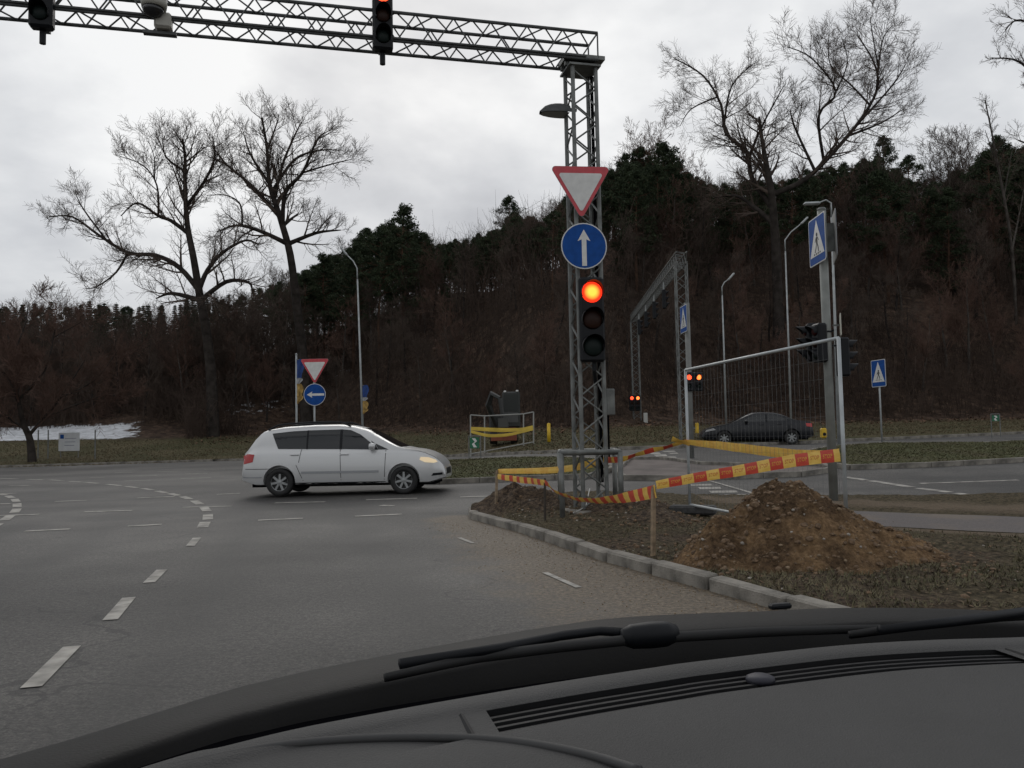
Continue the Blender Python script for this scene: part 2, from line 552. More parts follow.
# ---- far kerb stones
kerb_far = thing('kerb', None, None); tag(kerb_far, kind='structure')
kme = MB().box((0, 0, 0), (1.96, 0.16, 0.24), bev=0.015).mesh('kerb_stone', concrete)
x = -34.0
while x < 46:
    y = K(x); y2 = K(x + 1.98)
    a = math.atan2(y2 - y, 1.98)
    o = link('kerb_stone', kme, kerb_far)
    xm = x + 0.99 * math.cos(a)
    o.location = (xm, K(xm) - 0.05, T(xm, K(xm)) + 0.01)
    o.rotation_euler = (0, -math.atan2(T(x + 1.98, y2) - T(x, y), 1.98), a)
    x += 1.98 * math.cos(a)

# ---- near verge (corner with the signal tower), heightfield with mounds
MOUNDS = []
def mound(px, py, rx, ry, h, dz=0.15):
    p = gp(px, py, dz)
    MOUNDS.append((p.x, p.y, rx, ry, h))
mound(512, 507, 0.62, 0.8, 0.34)
mound(548, 509, 0.55, 0.6, 0.20)
mound(588, 506, 0.5, 0.6, 0.12)
mound(628, 513, 0.75, 0.65, 0.27)
mound(660, 520, 0.5, 0.6, 0.12)
NOSE = [gp(x, y) for x, y in ((476, 511), (490, 505), (515, 500), (560, 497), (620, 496.5), (690, 500), (790, 500.5), (920, 501), (1024, 499.5))]
NX = [p.x for p in NOSE]; NY = [p.y for p in NOSE]
NX[0] -= 0.04
def VG(x, y):
    z = T(x, y) + 0.115
    for mx_, my_, rx, ry, h in MOUNDS:
        q = ((x - mx_) / rx) ** 2 + ((y - my_) / ry) ** 2
        if q < 4:
            e_ = sst((dist_kerb(x, y) - 0.16) / 0.5) * sst((float(np.interp(x, NX, NY)) - y - 0.1) / 0.5)
            if e_ > 0: z += e_ * h * math.exp(-q * 1.2) * (1 + 0.35 * fbm(x, y, 5, 4, 3))
    return z
def vgp(px, py): return march(px, py, VG)
VB = [(p.x + 0.10, p.y + 0.05) for p in KB]          # inner edge of the kerb stones
def verge_in(x, y):
    if x < NX[0]: 
        pass
    top = float(np.interp(x, NX, NY)) if x < NX[-1] else NY[-1] + (x - NX[-1]) * 0.0
    if y > top: return False
    # right of kerb
    ys_ = [p[1] for p in VB][::-1]; xs_ = [p[0] for p in VB][::-1]
    if y > ys_[-1]: return x > NX[0]
    return x > float(np.interp(y, ys_, xs_)) + 0.02
PATH = [gp(x, y, 0.12) for x, y in ((830, 516), (930, 521), (1024, 524))]
PD = (PATH[2] - PATH[0]).normalized(); PN = Vector((-PD.y, PD.x, 0))
def path_d(x, y): return (Vector((x, y, 0)) - Vector((PATH[1].x, PATH[1].y, 0))).dot(PN)
gx = rng_(-1.2, 6.5, 0.06) + rng_(6.5, 14, 0.25) + rng_(14, 60, 2)
gy = rng_(-6, 5.5, 0.6) + rng_(5.5, 17.5, 0.06)
def vz(x, y):
    z = VG(x, y)
    z += 0.030 * fbm(x, y, 2.5, 5, 7) + 0.014 * fbm(x, y, 11, 3, 1)
    dk = dist_kerb(x, y) if (x < 9) else 9
    z -= 0.03 * max(0, 1 - dk / 0.35)
    if x > 3.0 and abs(path_d(x, y)) < 1.3: z = T(x, y) + 0.115 + (z - T(x, y) - 0.115) * 0.15
    return z
mb = grid(gx, gy, vz, verge_in)
o = mb.build('verge', vergem, smooth=True); tag(o, kind='structure')
soil = []; sand = []
for x, y, z in mb.v:
    s = 0
    for mx_, my_, rx, ry, h in MOUNDS:
        s = max(s, math.exp(-(((x - mx_) / rx) ** 2 + ((y - my_) / ry) ** 2) * 0.55))
    if x < 3.2: s = max(s, 0.55 * sst((13.5 - y) / 5))
    if y < 8.2: s = max(s, 0.45)
    soil.append(s)
    q = path_d(x, y)
    sd_ = 0
    if x > 3.4:
        sd_ = max(0, 1.1 - abs(q - 2.3) / 1.5, 1.1 - abs(q + 1.05) / 0.4)
    sand.append(sd_)
set_attr(o.data, 'soil', soil); set_attr(o.data, 'sand', sand)
VERGE = o

# footpath strip across the verge
pts = []
pth = MB()
s0, s1 = -2.6, 45.0
n_ = 60
for i in range(n_ + 1):
    s = s0 + (s1 - s0) * i / n_
    c = Vector((PATH[1].x, PATH[1].y, 0)) + PD * s
    for w in (-0.9, 0.95):
        q = c + PN * (w + 0.07 * fbm(s, w, 0.9, 3, 4))
        pts.append((q.x, q.y, T(q.x, q.y) + 0.115 + 0.007))
pth.v = pts
pth.f = [(2 * i, 2 * i + 2, 2 * i + 3, 2 * i + 1) for i in range(n_)]
def path_nodes(t, b):
    co = objco(t)
    a = nz(t, co, 1.1, 6); f = nz(t, co, 45, 6, 0.7)
    c = ramp_(t, f, [(0.3, (0.062, 0.054, 0.052)), (0.7, (0.135, 0.118, 0.112))])
    c = mixc(t, ramp_(t, a, [(0.5, (0, 0, 0)), (0.75, (0.8, 0.8, 0.8))]), c, (0.16, 0.125, 0.09))
    t.links.new(c, b.inputs['Base Color']); b.inputs['Roughness'].default_value = 0.9
    bumpn(t, b, f, 0.4, 0.01)
pathm = attr_mat('footpath asphalt', path_nodes)
o = pth.build('footpath', pathm); tag(o, kind='structure')

# near kerb stones, each shaped to its own length
kerb = thing('kerb', None, None); tag(kerb, kind='structure')
random.seed(4)
kpts = []
for i in range(len(KB) - 1):
    kpts.append((KB[i], KB[i + 1]))
a_ = KB[0]
turn = [gp(470, 519), gp(468.5, 514.5), gp(474, 510.5), gp(484, 506.5)]
for i in range(len(turn) - 1): kpts.append((turn[i + 1], turn[i]))
for a, b in kpts:
    d = (b - a); L = d.length; d.normalize()
    nn = Vector((-d.y, d.x, 0))
    if nn.x < 0 and nn.y < 0: nn = -nn
    M = Matrix((d, nn, Vector((0, 0, 1)))).transposed()
    mb = MB().box((L / 2, 0.075, 0.0), (L - 0.034, 0.15, 0.26), bev=0.018)
    mb.v = [tuple(M @ Vector((v[0], v[1] + random.uniform(-.003, .003), v[2] + random.uniform(-.004, .004)))) for v in mb.v]
    o = mb.build('kerb_stone', concrete, kerb)
    o.location = (a.x, a.y, T(a.x, a.y) - 0.01 + random.uniform(-0.008, 0.008))
    o.rotation_euler = (random.uniform(-.012, .012), random.uniform(-.008, .008), random.uniform(-.006, .006))

# ---- islands (grass medians) with kerbs
def island(name, pix, m, h=0.12, kerbstones=True, world=None):
    P = world or [gp(x, y) for x, y in pix]
    cx_ = sum(p.x for p in P) / len(P); cy_ = sum(p.y for p in P) / len(P)
    bm = bmesh.new()
    vs = [bm.verts.new((p.x, p.y, T(p.x, p.y) + h)) for p in P]
    f = bm.faces.new(vs)
    if f.normal.z < 0: f.normal_flip()
    bmesh.ops.triangulate(bm, faces=bm.faces[:])
    for _ in range(5):
        es = [e for e in bm.edges if e.calc_length() > 1.2]
        if not es: break
        bmesh.ops.subdivide_edges(bm, edges=es, cuts=1)
        bmesh.ops.triangulate(bm, faces=bm.faces[:])
    for v in bm.verts:
        v.co.z = T(v.co.x, v.co.y) + h + (0.03 * fbm(v.co.x, v.co.y, 0.8) if not v.is_boundary else -0.01)
    me = bpy.data.meshes.new(name); bm.to_mesh(me); bm.free()
    me.materials.append(m)
    me.polygons.foreach_set('use_smooth', [True] * len(me.polygons))
    o = link(name, me); tag(o, kind='structure')
    if kerbstones:
        for p, q in zip(P, P[1:] + P[:1]):
            L = (q - p).length
            n = max(1, round(L / 1.0))
            for k in range(n):
                a = p.lerp(q, k / n); b = p.lerp(q, (k + 1) / n)
                d = b - a
                mid = (a + b) / 2
                if not (-16 < mid.x < 34): continue
                ob = link('kerb_stone', kme2, o)
                ob.location = (mid.x, mid.y, T(mid.x, mid.y) + 0.005)
                ob.rotation_euler = (0, -math.atan2(T(b.x, b.y) - T(a.x, a.y), L / n), math.atan2(d.y, d.x))
                ob.scale = (L / n - 0.01, 1, 1)
    return o
kme2 = MB().box((0, 0, 0), (1.0, 0.14, 0.25), bev=0.012).mesh('kerb_stone', concrete)
def med_nodes(t, b):
    co = objco(t)
    f = nz(t, co, 6, 8, 0.75); a = nz(t, co, 0.7, 5)
    g1 = ramp_(t, f, [(0.38, (0.026, 0.031, 0.013)), (0.5, (0.060, 0.066, 0.028)), (0.64, (0.12, 0.118, 0.058))])
    g2 = ramp_(t, f, [(0.3, (0.035, 0.028, 0.016)), (0.7, (0.12, 0.095, 0.06))])
    t.links.new(mixc(t, ramp_(t, a, [(0.45, (0, 0, 0)), (0.68, (1, 1, 1))]), g1, g2), b.inputs['Base Color'])
    b.inputs['Roughness'].default_value = 0.95; b.inputs['Specular IOR Level'].default_value = 0.15
    bumpn(t, b, f, 0.8, 0.08)
medm = attr_mat('median grass', med_nodes)
isl_l = island('traffic_island', ((255, 478), (300, 484), (440, 484), (520, 481), (590, 478.5), (612, 471), (606, 463), (560, 460), (450, 463), (300, 468)), medm)
isl_r = island('traffic_island', ((800, 463), (850, 469.5), (930, 467), (1024, 462), (1300, 450), (1300, 438.5), (1024, 443.5), (985, 445.5), (880, 446), (830, 449.5), (803, 455)), medm)
pave = mat('refuge paving', (0.125, 0.105, 0.095), 0.9, var=0.3, scale=1.5, bump=0.3, bscale=30)
isl_p = island('refuge', ((616, 473), (624, 480), (686, 480.5), (800, 476.5), (832, 472), (824, 468), (770, 468.5), (700, 466), (664, 461), (630, 461)), pave, 0.06)

# ---- painted road markings: every mark a piece of the road
def mark(poly, w=None):
    """flat quad laid on the road from world points"""
    mb = MB()
    n = len(poly)
    mb.add([(p.x, p.y, T(p.x, p.y) + 0.006) for p in poly], [tuple(range(n))])
    me = mb.mesh('road_marking', paintw)
    if me.polygons[0].normal.z < 0: me.flip_normals()
    return link('road_marking', me, ROAD)
def dash(x1, y1, x2, y2, w=0.12, sub=True):
    a, b = gp(x1, y1), gp(x2, y2)
    d = (b - a); d.z = 0; d.normalize()
    n = Vector((-d.y, d.x, 0)) * (w / 2)
    k = max(1, int((b - a).length / 1.5))
    mb = MB()
    vs = []
    for i in range(k + 1):
        p = a.lerp(b, i / k)
        for s in (-1, 1):
            q = p + n * s
            vs.append((q.x, q.y, T(q.x, q.y) + 0.006))
    mb.add(vs, [(2 * i, 2 * i + 2, 2 * i + 3, 2 * i + 1) for i in range(k)])
    me = mb.mesh('road_marking', paintw)
    if me.polygons[0].normal.z < 0: me.flip_normals()
    return link('road_marking', me, ROAD)
# the dashed guide line sweeping to the left, from the lane line at the front
def c4(x, y): return (x / 4.267, y / 4.267 + 410)
guide = [(-60, 480)] + [c4(*q) for q in ((-90, 290), (35, 293), (150, 297), (240, 300), (320, 306), (390, 311), (485, 320), (562, 329), (627, 338), (688, 350), (742, 361), (793, 375), (840, 395), (875, 422), (887, 457), (870, 490), (828, 545))]
guide = guide[1:]
def along(pix, w, frac):
    P = [gp(*q) for q in pix]
    for i, p in enumerate(P):
        a = P[max(0, i - 1)]; b = P[min(len(P) - 1, i + 1)]
        d = (b - a); d.z = 0
        Ls = d.length / (2 if 0 < i < len(P) - 1 else 1)
        d.normalize()
        n = Vector((-d.y, d.x, 0)) * (w / 2)
        h = d * (Ls * frac / 2)
        mark([p - h - n, p + h - n, p + h + n, p - h + n])
along(guide[:-1], 0.17, 0.66)
along([c4(*q) for q in ((-60, 352), (5, 360), (42, 371), (66, 386), (73, 407), (67, 430), (33, 460), (-30, 500))], 0.17, 0.66)
for q in ((190, 546.5, 197, 538), (149, 583, 162, 570), (110, 620.5, 129, 598), (31, 688, 72, 647)):
    a, b = gp(q[0], q[1]), gp(q[2], q[3])
    dash(*q, w=0.11)
for (x1, y1, x2, y2) in ((40, 322, 130, 322), (385, 289, 445, 288), (490, 268, 570, 266), (560, 282, 670, 279), (670, 263, 760, 261), (790, 273, 885, 270), (870, 254, 960, 252), (530, 303, 645, 300), (770, 293, 900, 289), (925, 361, 1024, 356), (780, 416, 990, 411), (585, 376, 745, 370), (235, 391, 370, 386), (358, 436, 565, 429), (545, 497, 690, 489), (105, 518, 298, 509), (-90, 403, 45, 400), (-20, 452, 168, 446)):
    a = c4(x1, y1); b = c4(x2, y2)
    dash(*a, *b, w=0.17)
for q in ((258, 520.5, 303, 518.5), (355, 516.5, 402, 514.3), (275, 503, 325, 502), (366, 500, 417, 498.5), (381, 505.5, 393, 506), (460, 497.2, 489, 496.4), (-20, 494, 15, 493.5), (560, 493, 600, 492)):
    dash(*q, w=0.17)
for q in ((459, 538, 473, 543.5), (545, 573, 579, 588)):
    dash(*q, w=0.06)
# far side of the crossing road
for q in ((470, 459.5, 512, 458.3), (540, 456.5, 575, 455.2), (920, 483.6, 1018, 480.2), (868, 441.2, 930, 443.2), (930, 443.2, 993, 444.6), (960, 439, 985, 438.6), (840, 448.6, 862, 448.4), (800, 460, 818, 459.2)):
    dash(*q, w=0.14)
for q in ((845, 477.2, 866, 480.2), (870, 480.8, 912, 487.4), (918, 488.2, 950, 492.5), (955, 493.3, 976, 496)):
    dash(*q, w=0.22)
def c9(x, y): return (640 + x / 4.655, 430 + y / 4.655)
def quadpx(*q): mark([gp(*p) for p in q])
quadpx(c9(312, 236), c9(330, 236), c9(528, 292), c9(512, 294))
for (x1, y1, x2, y2, h) in ((222, 254, 330, 252, 7), (268, 268, 372, 266, 9), (318, 284, 448, 282, 10), (390, 301, 512, 299, 10), (450, 321, 512, 320, 11)):
    quadpx(c9(x1, y1), c9(x2, y2), c9(x2 + 8, y2 + h), c9(x1 + 14, y1 + h))
for (x1, y1, x2, y2, h) in ((40, 106, 90, 105, 8), (62, 116, 120, 114, 8), (85, 126, 165, 124, 9), (110, 136, 170, 134, 8), (100, 98, 160, 97, 5), (130, 107, 172, 106, 5)):
    quadpx(c9(x1, y1), c9(x2, y2), c9(x2 + 8, y2 + h), c9(x1 + 14, y1 + h))
# ================================================================== THINGS
UX, UZ, NY_ = Vector((1, 0, 0)), Vector((0, 0, 1)), Vector((0, -1, 0))
O0 = Vector((0, 0, 0))
def circ(r, n=32, cx=0, cy=0): return [(cx + r * math.cos(2 * math.pi * k / n), cy + r * math.sin(2 * math.pi * k / n)) for k in range(n)]
def rrect(w, h, r, n=4):
    pts = []
    for cx, cy, a0 in ((w / 2 - r, h / 2 - r, 0), (-w / 2 + r, h / 2 - r, 90), (-w / 2 + r, -h / 2 + r, 180), (w / 2 - r, -h / 2 + r, 270)):
        for k in range(n + 1):
            a = rad(a0 + 90 * k / n)
            pts.append((cx + r * math.cos(a), cy + r * math.sin(a)))
    return pts
def rtri(side, r, up=False):
    h = side * math.sqrt(3) / 2
    pts0 = [(-side / 2, h / 2), (side / 2, h / 2), (0, -h / 2)]
    if up: pts0 = [(x, -y) for x, y in pts0]
    cxm = sum(p[0] for p in pts0) / 3; cym = sum(p[1] for p in pts0) / 3
    pts = []
    for (x, y) in pts0:
        dx, dy = cxm - x, cym - y
        L = math.hypot(dx, dy)
        c = (x + dx / L * 2 * r, y + dy / L * 2 * r)
        a0 = math.atan2(y - cym, x - cxm)
        for k in range(-3, 4):
            a = a0 + rad(60) * k / 3
            pts.append((c[0] + r * math.cos(a), c[1] + r * math.sin(a)))
    cc = sorted(pts, key=lambda p: math.atan2(p[1] - cym, p[0] - cxm))
    return cc
def plate(mb, poly, d0, d1): return mb.prism(poly, O0, UX, UZ, NY_, d0, d1)

def give_way(label, loc, rz, side, group=None):
    t = thing('give_way_sign', label, 'road sign', loc, rz, group)
    plate(MB(), rtri(side, 0.05), -0.006, 0.004).build('plate', greyback, t)
    plate(MB(), rtri(side * 0.99, 0.05), 0.0045, 0.007).build('border', redp, t)
    plate(MB(), rtri(side * 0.74, 0.03), 0.0075, 0.010).build('face', whitep, t)
    MB().box((0, 0.03, 0.0), (0.05, 0.05, side * 0.5)).build('bracket', galv, t)
    return t
def arrow_sign(label, loc, rz, dia, ang, group=None):
    t = thing('arrow_sign', label, 'road sign', loc, rz, group)
    r = dia / 2
    plate(MB(), circ(r), -0.006, 0.004).build('plate', greyback, t)
    plate(MB(), circ(r * 0.995), 0.0045, 0.006).build('rim', whitep, t)
    plate(MB(), circ(r * 0.95), 0.0065, 0.009).build('face', bluep, t)
    arr = [(-0.11, -0.93), (0.11, -0.93), (0.11, 0.30), (0.30, 0.22), (0.0, 0.76), (-0.30, 0.22), (-0.11, 0.30)]
    ca, sa = math.cos(ang), math.sin(ang)
    poly = [(r * 0.93 * (x * ca - y * sa), r * 0.93 * (x * sa + y * ca)) for x, y in arr]
    plate(MB(), poly, 0.0095, 0.012).build('arrow', whitep, t)
    MB().box((0, 0.03, 0.0), (0.05, 0.05, r)).build('bracket', galv, t)
    return t
def figure(mb, s, O=0.0):
    """walking figure on a zebra"""
    P = lambda pts: plate(mb, [(x * s, y * s) for x, y in pts], O, O + 0.0025)
    P(circ(0.055, 10, 0.02, 0.235))
    P([(-0.05, 0.17), (0.05, 0.175), (0.06, 0.0), (-0.035, 0.0)])
    P([(0.05, 0.16), (0.13, 0.06), (0.155, 0.075), (0.065, 0.175)])
    P([(-0.05, 0.17), (-0.13, 0.05), (-0.105, 0.035), (-0.045, 0.12)])
    P([(0.06, -0.002), (0.005, -0.002), (0.07, -0.11), (0.10, -0.235), (0.14, -0.225), (0.115, -0.09)])
    P([(-0.035, -0.002), (0.0, -0.002), (-0.05, -0.13), (-0.12, -0.235), (-0.155, -0.215), (-0.085, -0.11)])
    for k in range(4):
        x = -0.24 + 0.14 * k
        P([(x, -0.29), (x + 0.07, -0.29), (x + 0.085, -0.25), (x + 0.02, -0.25)])
def crossing_sign(label, loc, rz, w, h, group=None):
    t = thing('crossing_sign', label, 'road sign', loc, rz, group)
    plate(MB(), rrect(w, h, 0.05), -0.008, 0.004).build('plate', greyback, t)
    plate(MB(), rrect(w * 0.99, h * 0.99, 0.05), 0.0045, 0.006).build('rim', whitep, t)
    plate(MB(), rrect(w * 0.93, h * 0.95, 0.04), 0.0065, 0.009).build('face', bluep, t)
    tri = [(-0.42 * w, -0.32 * h), (0.42 * w, -0.32 * h), (0, 0.42 * h)]
    plate(MB(), tri, 0.0095, 0.012).build('triangle', whitep, t)
    mb = MB(); figure(mb, min(w, h) * 0.80, 0.0125)
    mb.v = [(v[0], v[1], v[2] - 0.07 * h) for v in mb.v]
    mb.build('walking_figure', blackp, t)
    return t

lens_off = [mat('dark red lens', (0.035, 0.005, 0.005), 0.5, spec=0.2), mat('dark amber lens', (0.022, 0.008, 0.005), 0.5, spec=0.2), mat('dark green lens', (0.006, 0.012, 0.011), 0.5, spec=0.2)]
def lit_nodes(core, edge, s):
    def f(t, b):
        co = objco(t)
        ln = t.nodes.new('ShaderNodeVectorMath'); ln.operation = 'LENGTH'
        t.links.new(co, ln.inputs[0])
        c = ramp_(t, ln.outputs['Value'], [(0.0, core), (0.065, core), (0.125, edge)])
        t.links.new(c, b.inputs['Emission Color'])
        b.inputs['Emission Strength'].default_value = s
        b.inputs['Base Color'].default_value = (0.1, 0.01, 0.01, 1)
    return f
lens_main = attr_mat('lit signal lens', lit_nodes((1.0, 0.36, 0.035), (0.75, 0.022, 0.006), 2.1))
lens_red = mat('lit red lens', (0.2, 0.01, 0.01), 0.4, emit=(1.0, 0.06, 0.02), estr=3.0)
lens_orange = mat('lit orange red lens', (0.2, 0.03, 0.01), 0.4, emit=(1.0, 0.16, 0.03), estr=3.0)

def signal_head(name, label, loc, rz, n=3, lens=0.15, pitch=0.36, lit=None, litmat=None, group=None, hood=0.18, width=None):
    """traffic signal, front towards local -Y, origin at the middle of the housing"""
    t = thing(name, label, 'traffic light', loc, rz, group)
    w = width or lens * 2 + 0.10
    H = pitch * n + 0.06
    MB().box((0, 0.09, 0), (w, 0.17, H), bev=0.03).build('housing', blackp, t)
    for k in range(n):
        z = (n - 1) * pitch / 2 - k * pitch
        on = (lit == k)
        m = (litmat or lens_red) if on else lens_off[k if n == 3 else (0 if k == 0 else 2)]
        lm = MB().lathe([(0.0005, -0.045), (lens * 0.5, -0.038), (lens * 0.85, -0.02), (lens, 0.0)], (0, 0, 0), (0, 1, 0), 20)
        lo = lm.build('lens', m, t, smooth=True); lo.location = (0, 0.0, z)
        hm = MB()
        na = 14
        vs = []
        for i in range(na + 1):
            a = rad(-25) + rad(230) * i / na
            for rr, y in ((lens * 1.07, 0.004), (lens * 1.07, -hood * (0.35 + 0.65 * max(0, math.sin(a)))), (lens * 1.03, 0.004), (lens * 1.03, -hood * (0.35 + 0.65 * max(0, math.sin(a))))):
                vs.append((rr * math.cos(a), y, rr * math.sin(a)))
        fs = []
        for i in range(na):
            b0, b1 = 4 * i, 4 * (i + 1)
            fs += [(b0, b1, b1 + 1, b0 + 1), (b0 + 2, b0 + 3, b1 + 3, b1 + 2), (b0 + 1, b1 + 1, b1 + 3, b0 + 3)]
        hm.add(vs, fs)
        ho = hm.build('visor', blackp, t); ho.location = (0, 0, z)
    return t

# ---- lattice work
def lattice(part, O, A, L, B, Cc, s, pitch, r, m, phase=0.0):
    """braces of a square lattice of side s along A from O, cross axes B and Cc"""
    O, A, B, Cc = Vector(O), Vector(A), Vector(B), Vector(Cc)
    n = max(1, round(L / pitch)); p = L / n
    cs = [(-.5, -.5), (.5, -.5), (.5, .5), (-.5, .5)]
    segs = []
    for k in range(4):
        c0 = B * cs[k][0] * s + Cc * cs[k][1] * s
        c1 = B * cs[(k + 1) % 4][0] * s + Cc * cs[(k + 1) % 4][1] * s
        for i in range(n):
            a = O + A * (p * i); b = O + A * (p * (i + 1)); mid = O + A * (p * (i + 0.5))
            segs.append((a + c0, mid + c1)); segs.append((mid + c1, b + c0))
    rods(part, 'brace', segs, r, m, 5)
def chords(name, O, A, L, B, Cc, s, r, m, parent):
    O, A, B, Cc = Vector(O), Vector(A), Vector(B), Vector(Cc)
    mb = MB()
    for x, y in ((-.5, -.5), (.5, -.5), (.5, .5), (-.5, .5)):
        c = O + B * x * s + Cc * y * s
        mb.tube([c, c + A * L], r, 8)
    return mb.build(name, m, parent)

SS = 0.42
TS = 0.37
YAW = rad(14)
tw = vgp(589, 507)
TWX, TWY = at(586, 300, tw.y + 0.15).x, tw.y + 0.15
base_z = VG(TWX, TWY) - 0.08
ZB = at(577, 66, TWY).z                     # beam underside
gan = thing('signal_gantry', 'tall steel lattice tower carrying a lattice beam over the road on the left', 'gantry', (TWX, TWY, base_z), YAW)
TH = ZB - base_z - 0.10
tow = chords('tower', (0, 0, 0), (0, 0, 1), TH, (1, 0, 0), (0, 1, 0), TS, 0.033, galv, gan)
lattice(tow, (0, 0, 0.05), (0, 0, 1), TH - 0.1, (1, 0, 0), (0, 1, 0), TS, 0.56, 0.014, galv)
b = MB()
b.box((0, 0, TH + 0.02), (SS + 0.08, SS + 0.08, 0.03))
b.box((-0.02, -0.1, TH + 0.07), (SS + 0.1, 0.06, 0.06)); b.box((-0.02, 0.1, TH + 0.07), (SS + 0.1, 0.06, 0.06))
b.build('top_plate', galv, gan)
b = MB(); b.box((0.30, -0.10, TH + 0.155), (0.62, SS + 0.02, 0.06)); 
b.v = [(v[0] - 0.28, v[1] + 0.1, v[2]) for v in b.v]
b.build('cover_plate', galv, gan)
BL = 14.5
bo = Vector((0.22, 0, TH + 0.12 + SS / 2))
beam = chords('beam', bo, (-1, 0, 0), BL, (0, 1, 0), (0, 0, 1), SS, 0.026, galv_dark, gan)
lattice(beam, bo, (-1, 0, 0), BL, (0, 1, 0), (0, 0, 1), SS, 0.56, 0.012, galv_dark)
rods(beam, 'end_strut', [(bo + Vector((0, -SS / 2, -SS / 2)), bo + Vector((0, -SS / 2, SS / 2))), (bo + Vector((0, SS / 2, -SS / 2)), bo + Vector((0, SS / 2, SS / 2))), (bo + Vector((0, SS / 2, SS / 2)), bo + Vector((0, -SS / 2, SS / 2)))], 0.013, galv_dark, 5)
MB().tube([bo + Vector((-0.2, -SS / 2 - 0.03, -SS / 2 + 0.03)), bo + Vector((-5, -SS / 2 - 0.03, -SS / 2 + 0.02)), bo + Vector((-13.8, -SS / 2 - 0.03, -SS / 2 + 0.03))], 0.018, 6).build('cable_conduit', galv_dark, gan)
MB().tube([(SS / 2 + 0.02, SS / 2 - 0.08, 0.4), (SS / 2 + 0.02, SS / 2 - 0.08, TH)], 0.028, 8).build('cable_conduit', blackm, gan)
MB().box((0, 0, -0.06), (0.75, 0.75, 0.16), bev=0.02).build('footing', concrete, gan)
# far tower out of frame that carries the other end
t2 = chords('tower', (-13.9, 0, 0), (0, 0, 1), TH, (1, 0, 0), (0, 1, 0), SS, 0.032, galv, gan)
lattice(t2, (-13.9, 0, 0.05), (0, 0, 1), TH - 0.1, (1, 0, 0), (0, 1, 0), SS, 0.72, 0.012, galv)
MB().box((-13.9, 0, TH + 0.05), (SS + 0.16, SS + 0.16, 0.16)).build('top_plate', galv_dark, gan)
MB().box((-13.9, 0, -0.08), (0.75, 0.75, 0.16)).build('footing', concrete, gan)
# grey junction box clamped to the tower
jb = MB(); jb.box((0, 0, 0), (0.14, 0.16, 0.40), bev=0.012)
p = at(609, 402, TWY + 0.1)
jt = thing('junction_box', 'small grey junction box clamped to the right side of the lattice tower', 'box', (p.x, p.y, p.z), YAW)
jb.build('cabinet', galv, jt)
MB().tube([(-0.02, 0, -0.2), (-0.02, 0.0, -0.9)], 0.015, 6).build('cable', blackm, jt)
MB().box((-0.08, 0, 0), (0.06, 0.06, 0.12)).build('bracket', galv_dark, jt)

# lamp head on the tower
p = at(558, 112, TWY + 0.05)
lt = thing('tower_lamp', 'grey half-dome lamp head fixed near the top of the lattice tower', 'lamp', p, YAW)
mb = MB()
vs = []; fs = []
for i in range(9):
    a = math.pi * i / 8
    for j in range(7):
        u = j / 6
        x = 0.17 - 0.46 * u
        hgt = 0.17 * math.sqrt(max(0.02, 1 - ((u - 0.30) / 0.72) ** 2))
        wd = 0.15 * math.sqrt(max(0.05, 1 - ((u - 0.3) / 0.74) ** 2))
        vs.append((x, wd * math.cos(a), hgt * math.sin(a) - 0.04))
for i in range(8):
    for j in range(6): fs.append((i * 7 + j, i * 7 + j + 1, (i + 1) * 7 + j + 1, (i + 1) * 7 + j))
mb.add(vs, fs)
mb.build('hood', galv_dark, lt, smooth=True)
mb = MB(); mb.add([(0.15 - 0.42 * (j / 6), s * 0.14 * math.sqrt(max(0.05, 1 - ((j / 6 - 0.3) / 0.74) ** 2)), -0.045) for s in (-1, 1) for j in range(7)], [(j, j + 1, 7 + j + 1, 7 + j) for j in range(6)])
mb.build('diffuser', mat('lamp diffuser', (0.25, 0.26, 0.26), 0.3), lt)
MB().tube([(0.1, 0, 0.05), (0.30, 0, 0.05)], 0.03, 8).build('arm', galv_dark, lt)

# signs and signal on the tower
yf = TWY - SS / 2 - 0.14
p = at(581, 193, yf); give_way('red-bordered give way triangle at the top of the lattice tower', p, YAW * 0.5, 0.93)
p = at(584, 246, yf + 0.02); arrow_sign('round blue sign with upward white arrow on the lattice tower', p, YAW * 0.5, 0.695, 0)
p = at(592.5, 319, yf + 0.02)
sg = signal_head('traffic_light', 'traffic light with glowing orange-red top lens on the lattice tower', p, YAW * 0.4, 3, 0.155, 0.40, 0, lens_main, width=0.37)
MB().box((0, 0.21, 0.35), (0.06, 0.10, 0.06)).build('bracket', blackp, sg)
MB().tube([(0.03, 0.12, -0.60), (0.03, 0.12, -0.75), (0.08, 0.28, -0.95)], 0.03, 8).build('cable_duct', blackp, sg)

# on the beam: two signals and a dome camera
def beam_pt(px, py, dy=0.0):
    # depth where the beam runs at this pixel column
    for _ in range(8):
        pass
    d = ray(px, py); d = d / d.y
    c, s_ = math.cos(YAW), math.sin(YAW)
    # line: (TWX + u*c, TWY + u*s); ray x = d.x*Y
    # d.x*Y = TWX + u c ; Y = TWY + u s
    u = (d.x * TWY - TWX) / (c - d.x * s_)
    Y = TWY + u * s_ + dy
    return CAMLOC + d * Y
p = beam_pt(383, 15, -0.32)
s1 = signal_head('traffic_light', 'black traffic light with red top lens on the beam near the tower', p, YAW, 3, 0.105, 0.305, 0, lens_red, width=0.285)
MB().tube([(0, 0.14, -0.46), (0, 0.14, -0.66)], 0.04, 8).build('mounting_post', blackp, s1)
MB().box((0, 0.25, -0.4), (0.08, 0.20, 0.06)).build('bracket', galv_dark, s1)
p = beam_pt(40, -11, -0.32)
s2 = signal_head('traffic_light', 'black traffic light cut by the top frame edge at the left end of the beam', p, YAW, 3, 0.105, 0.305, None, None, width=0.285)
MB().tube([(0, 0.14, -0.46), (0, 0.14, -0.66)], 0.04, 8).build('mounting_post', blackp, s2)
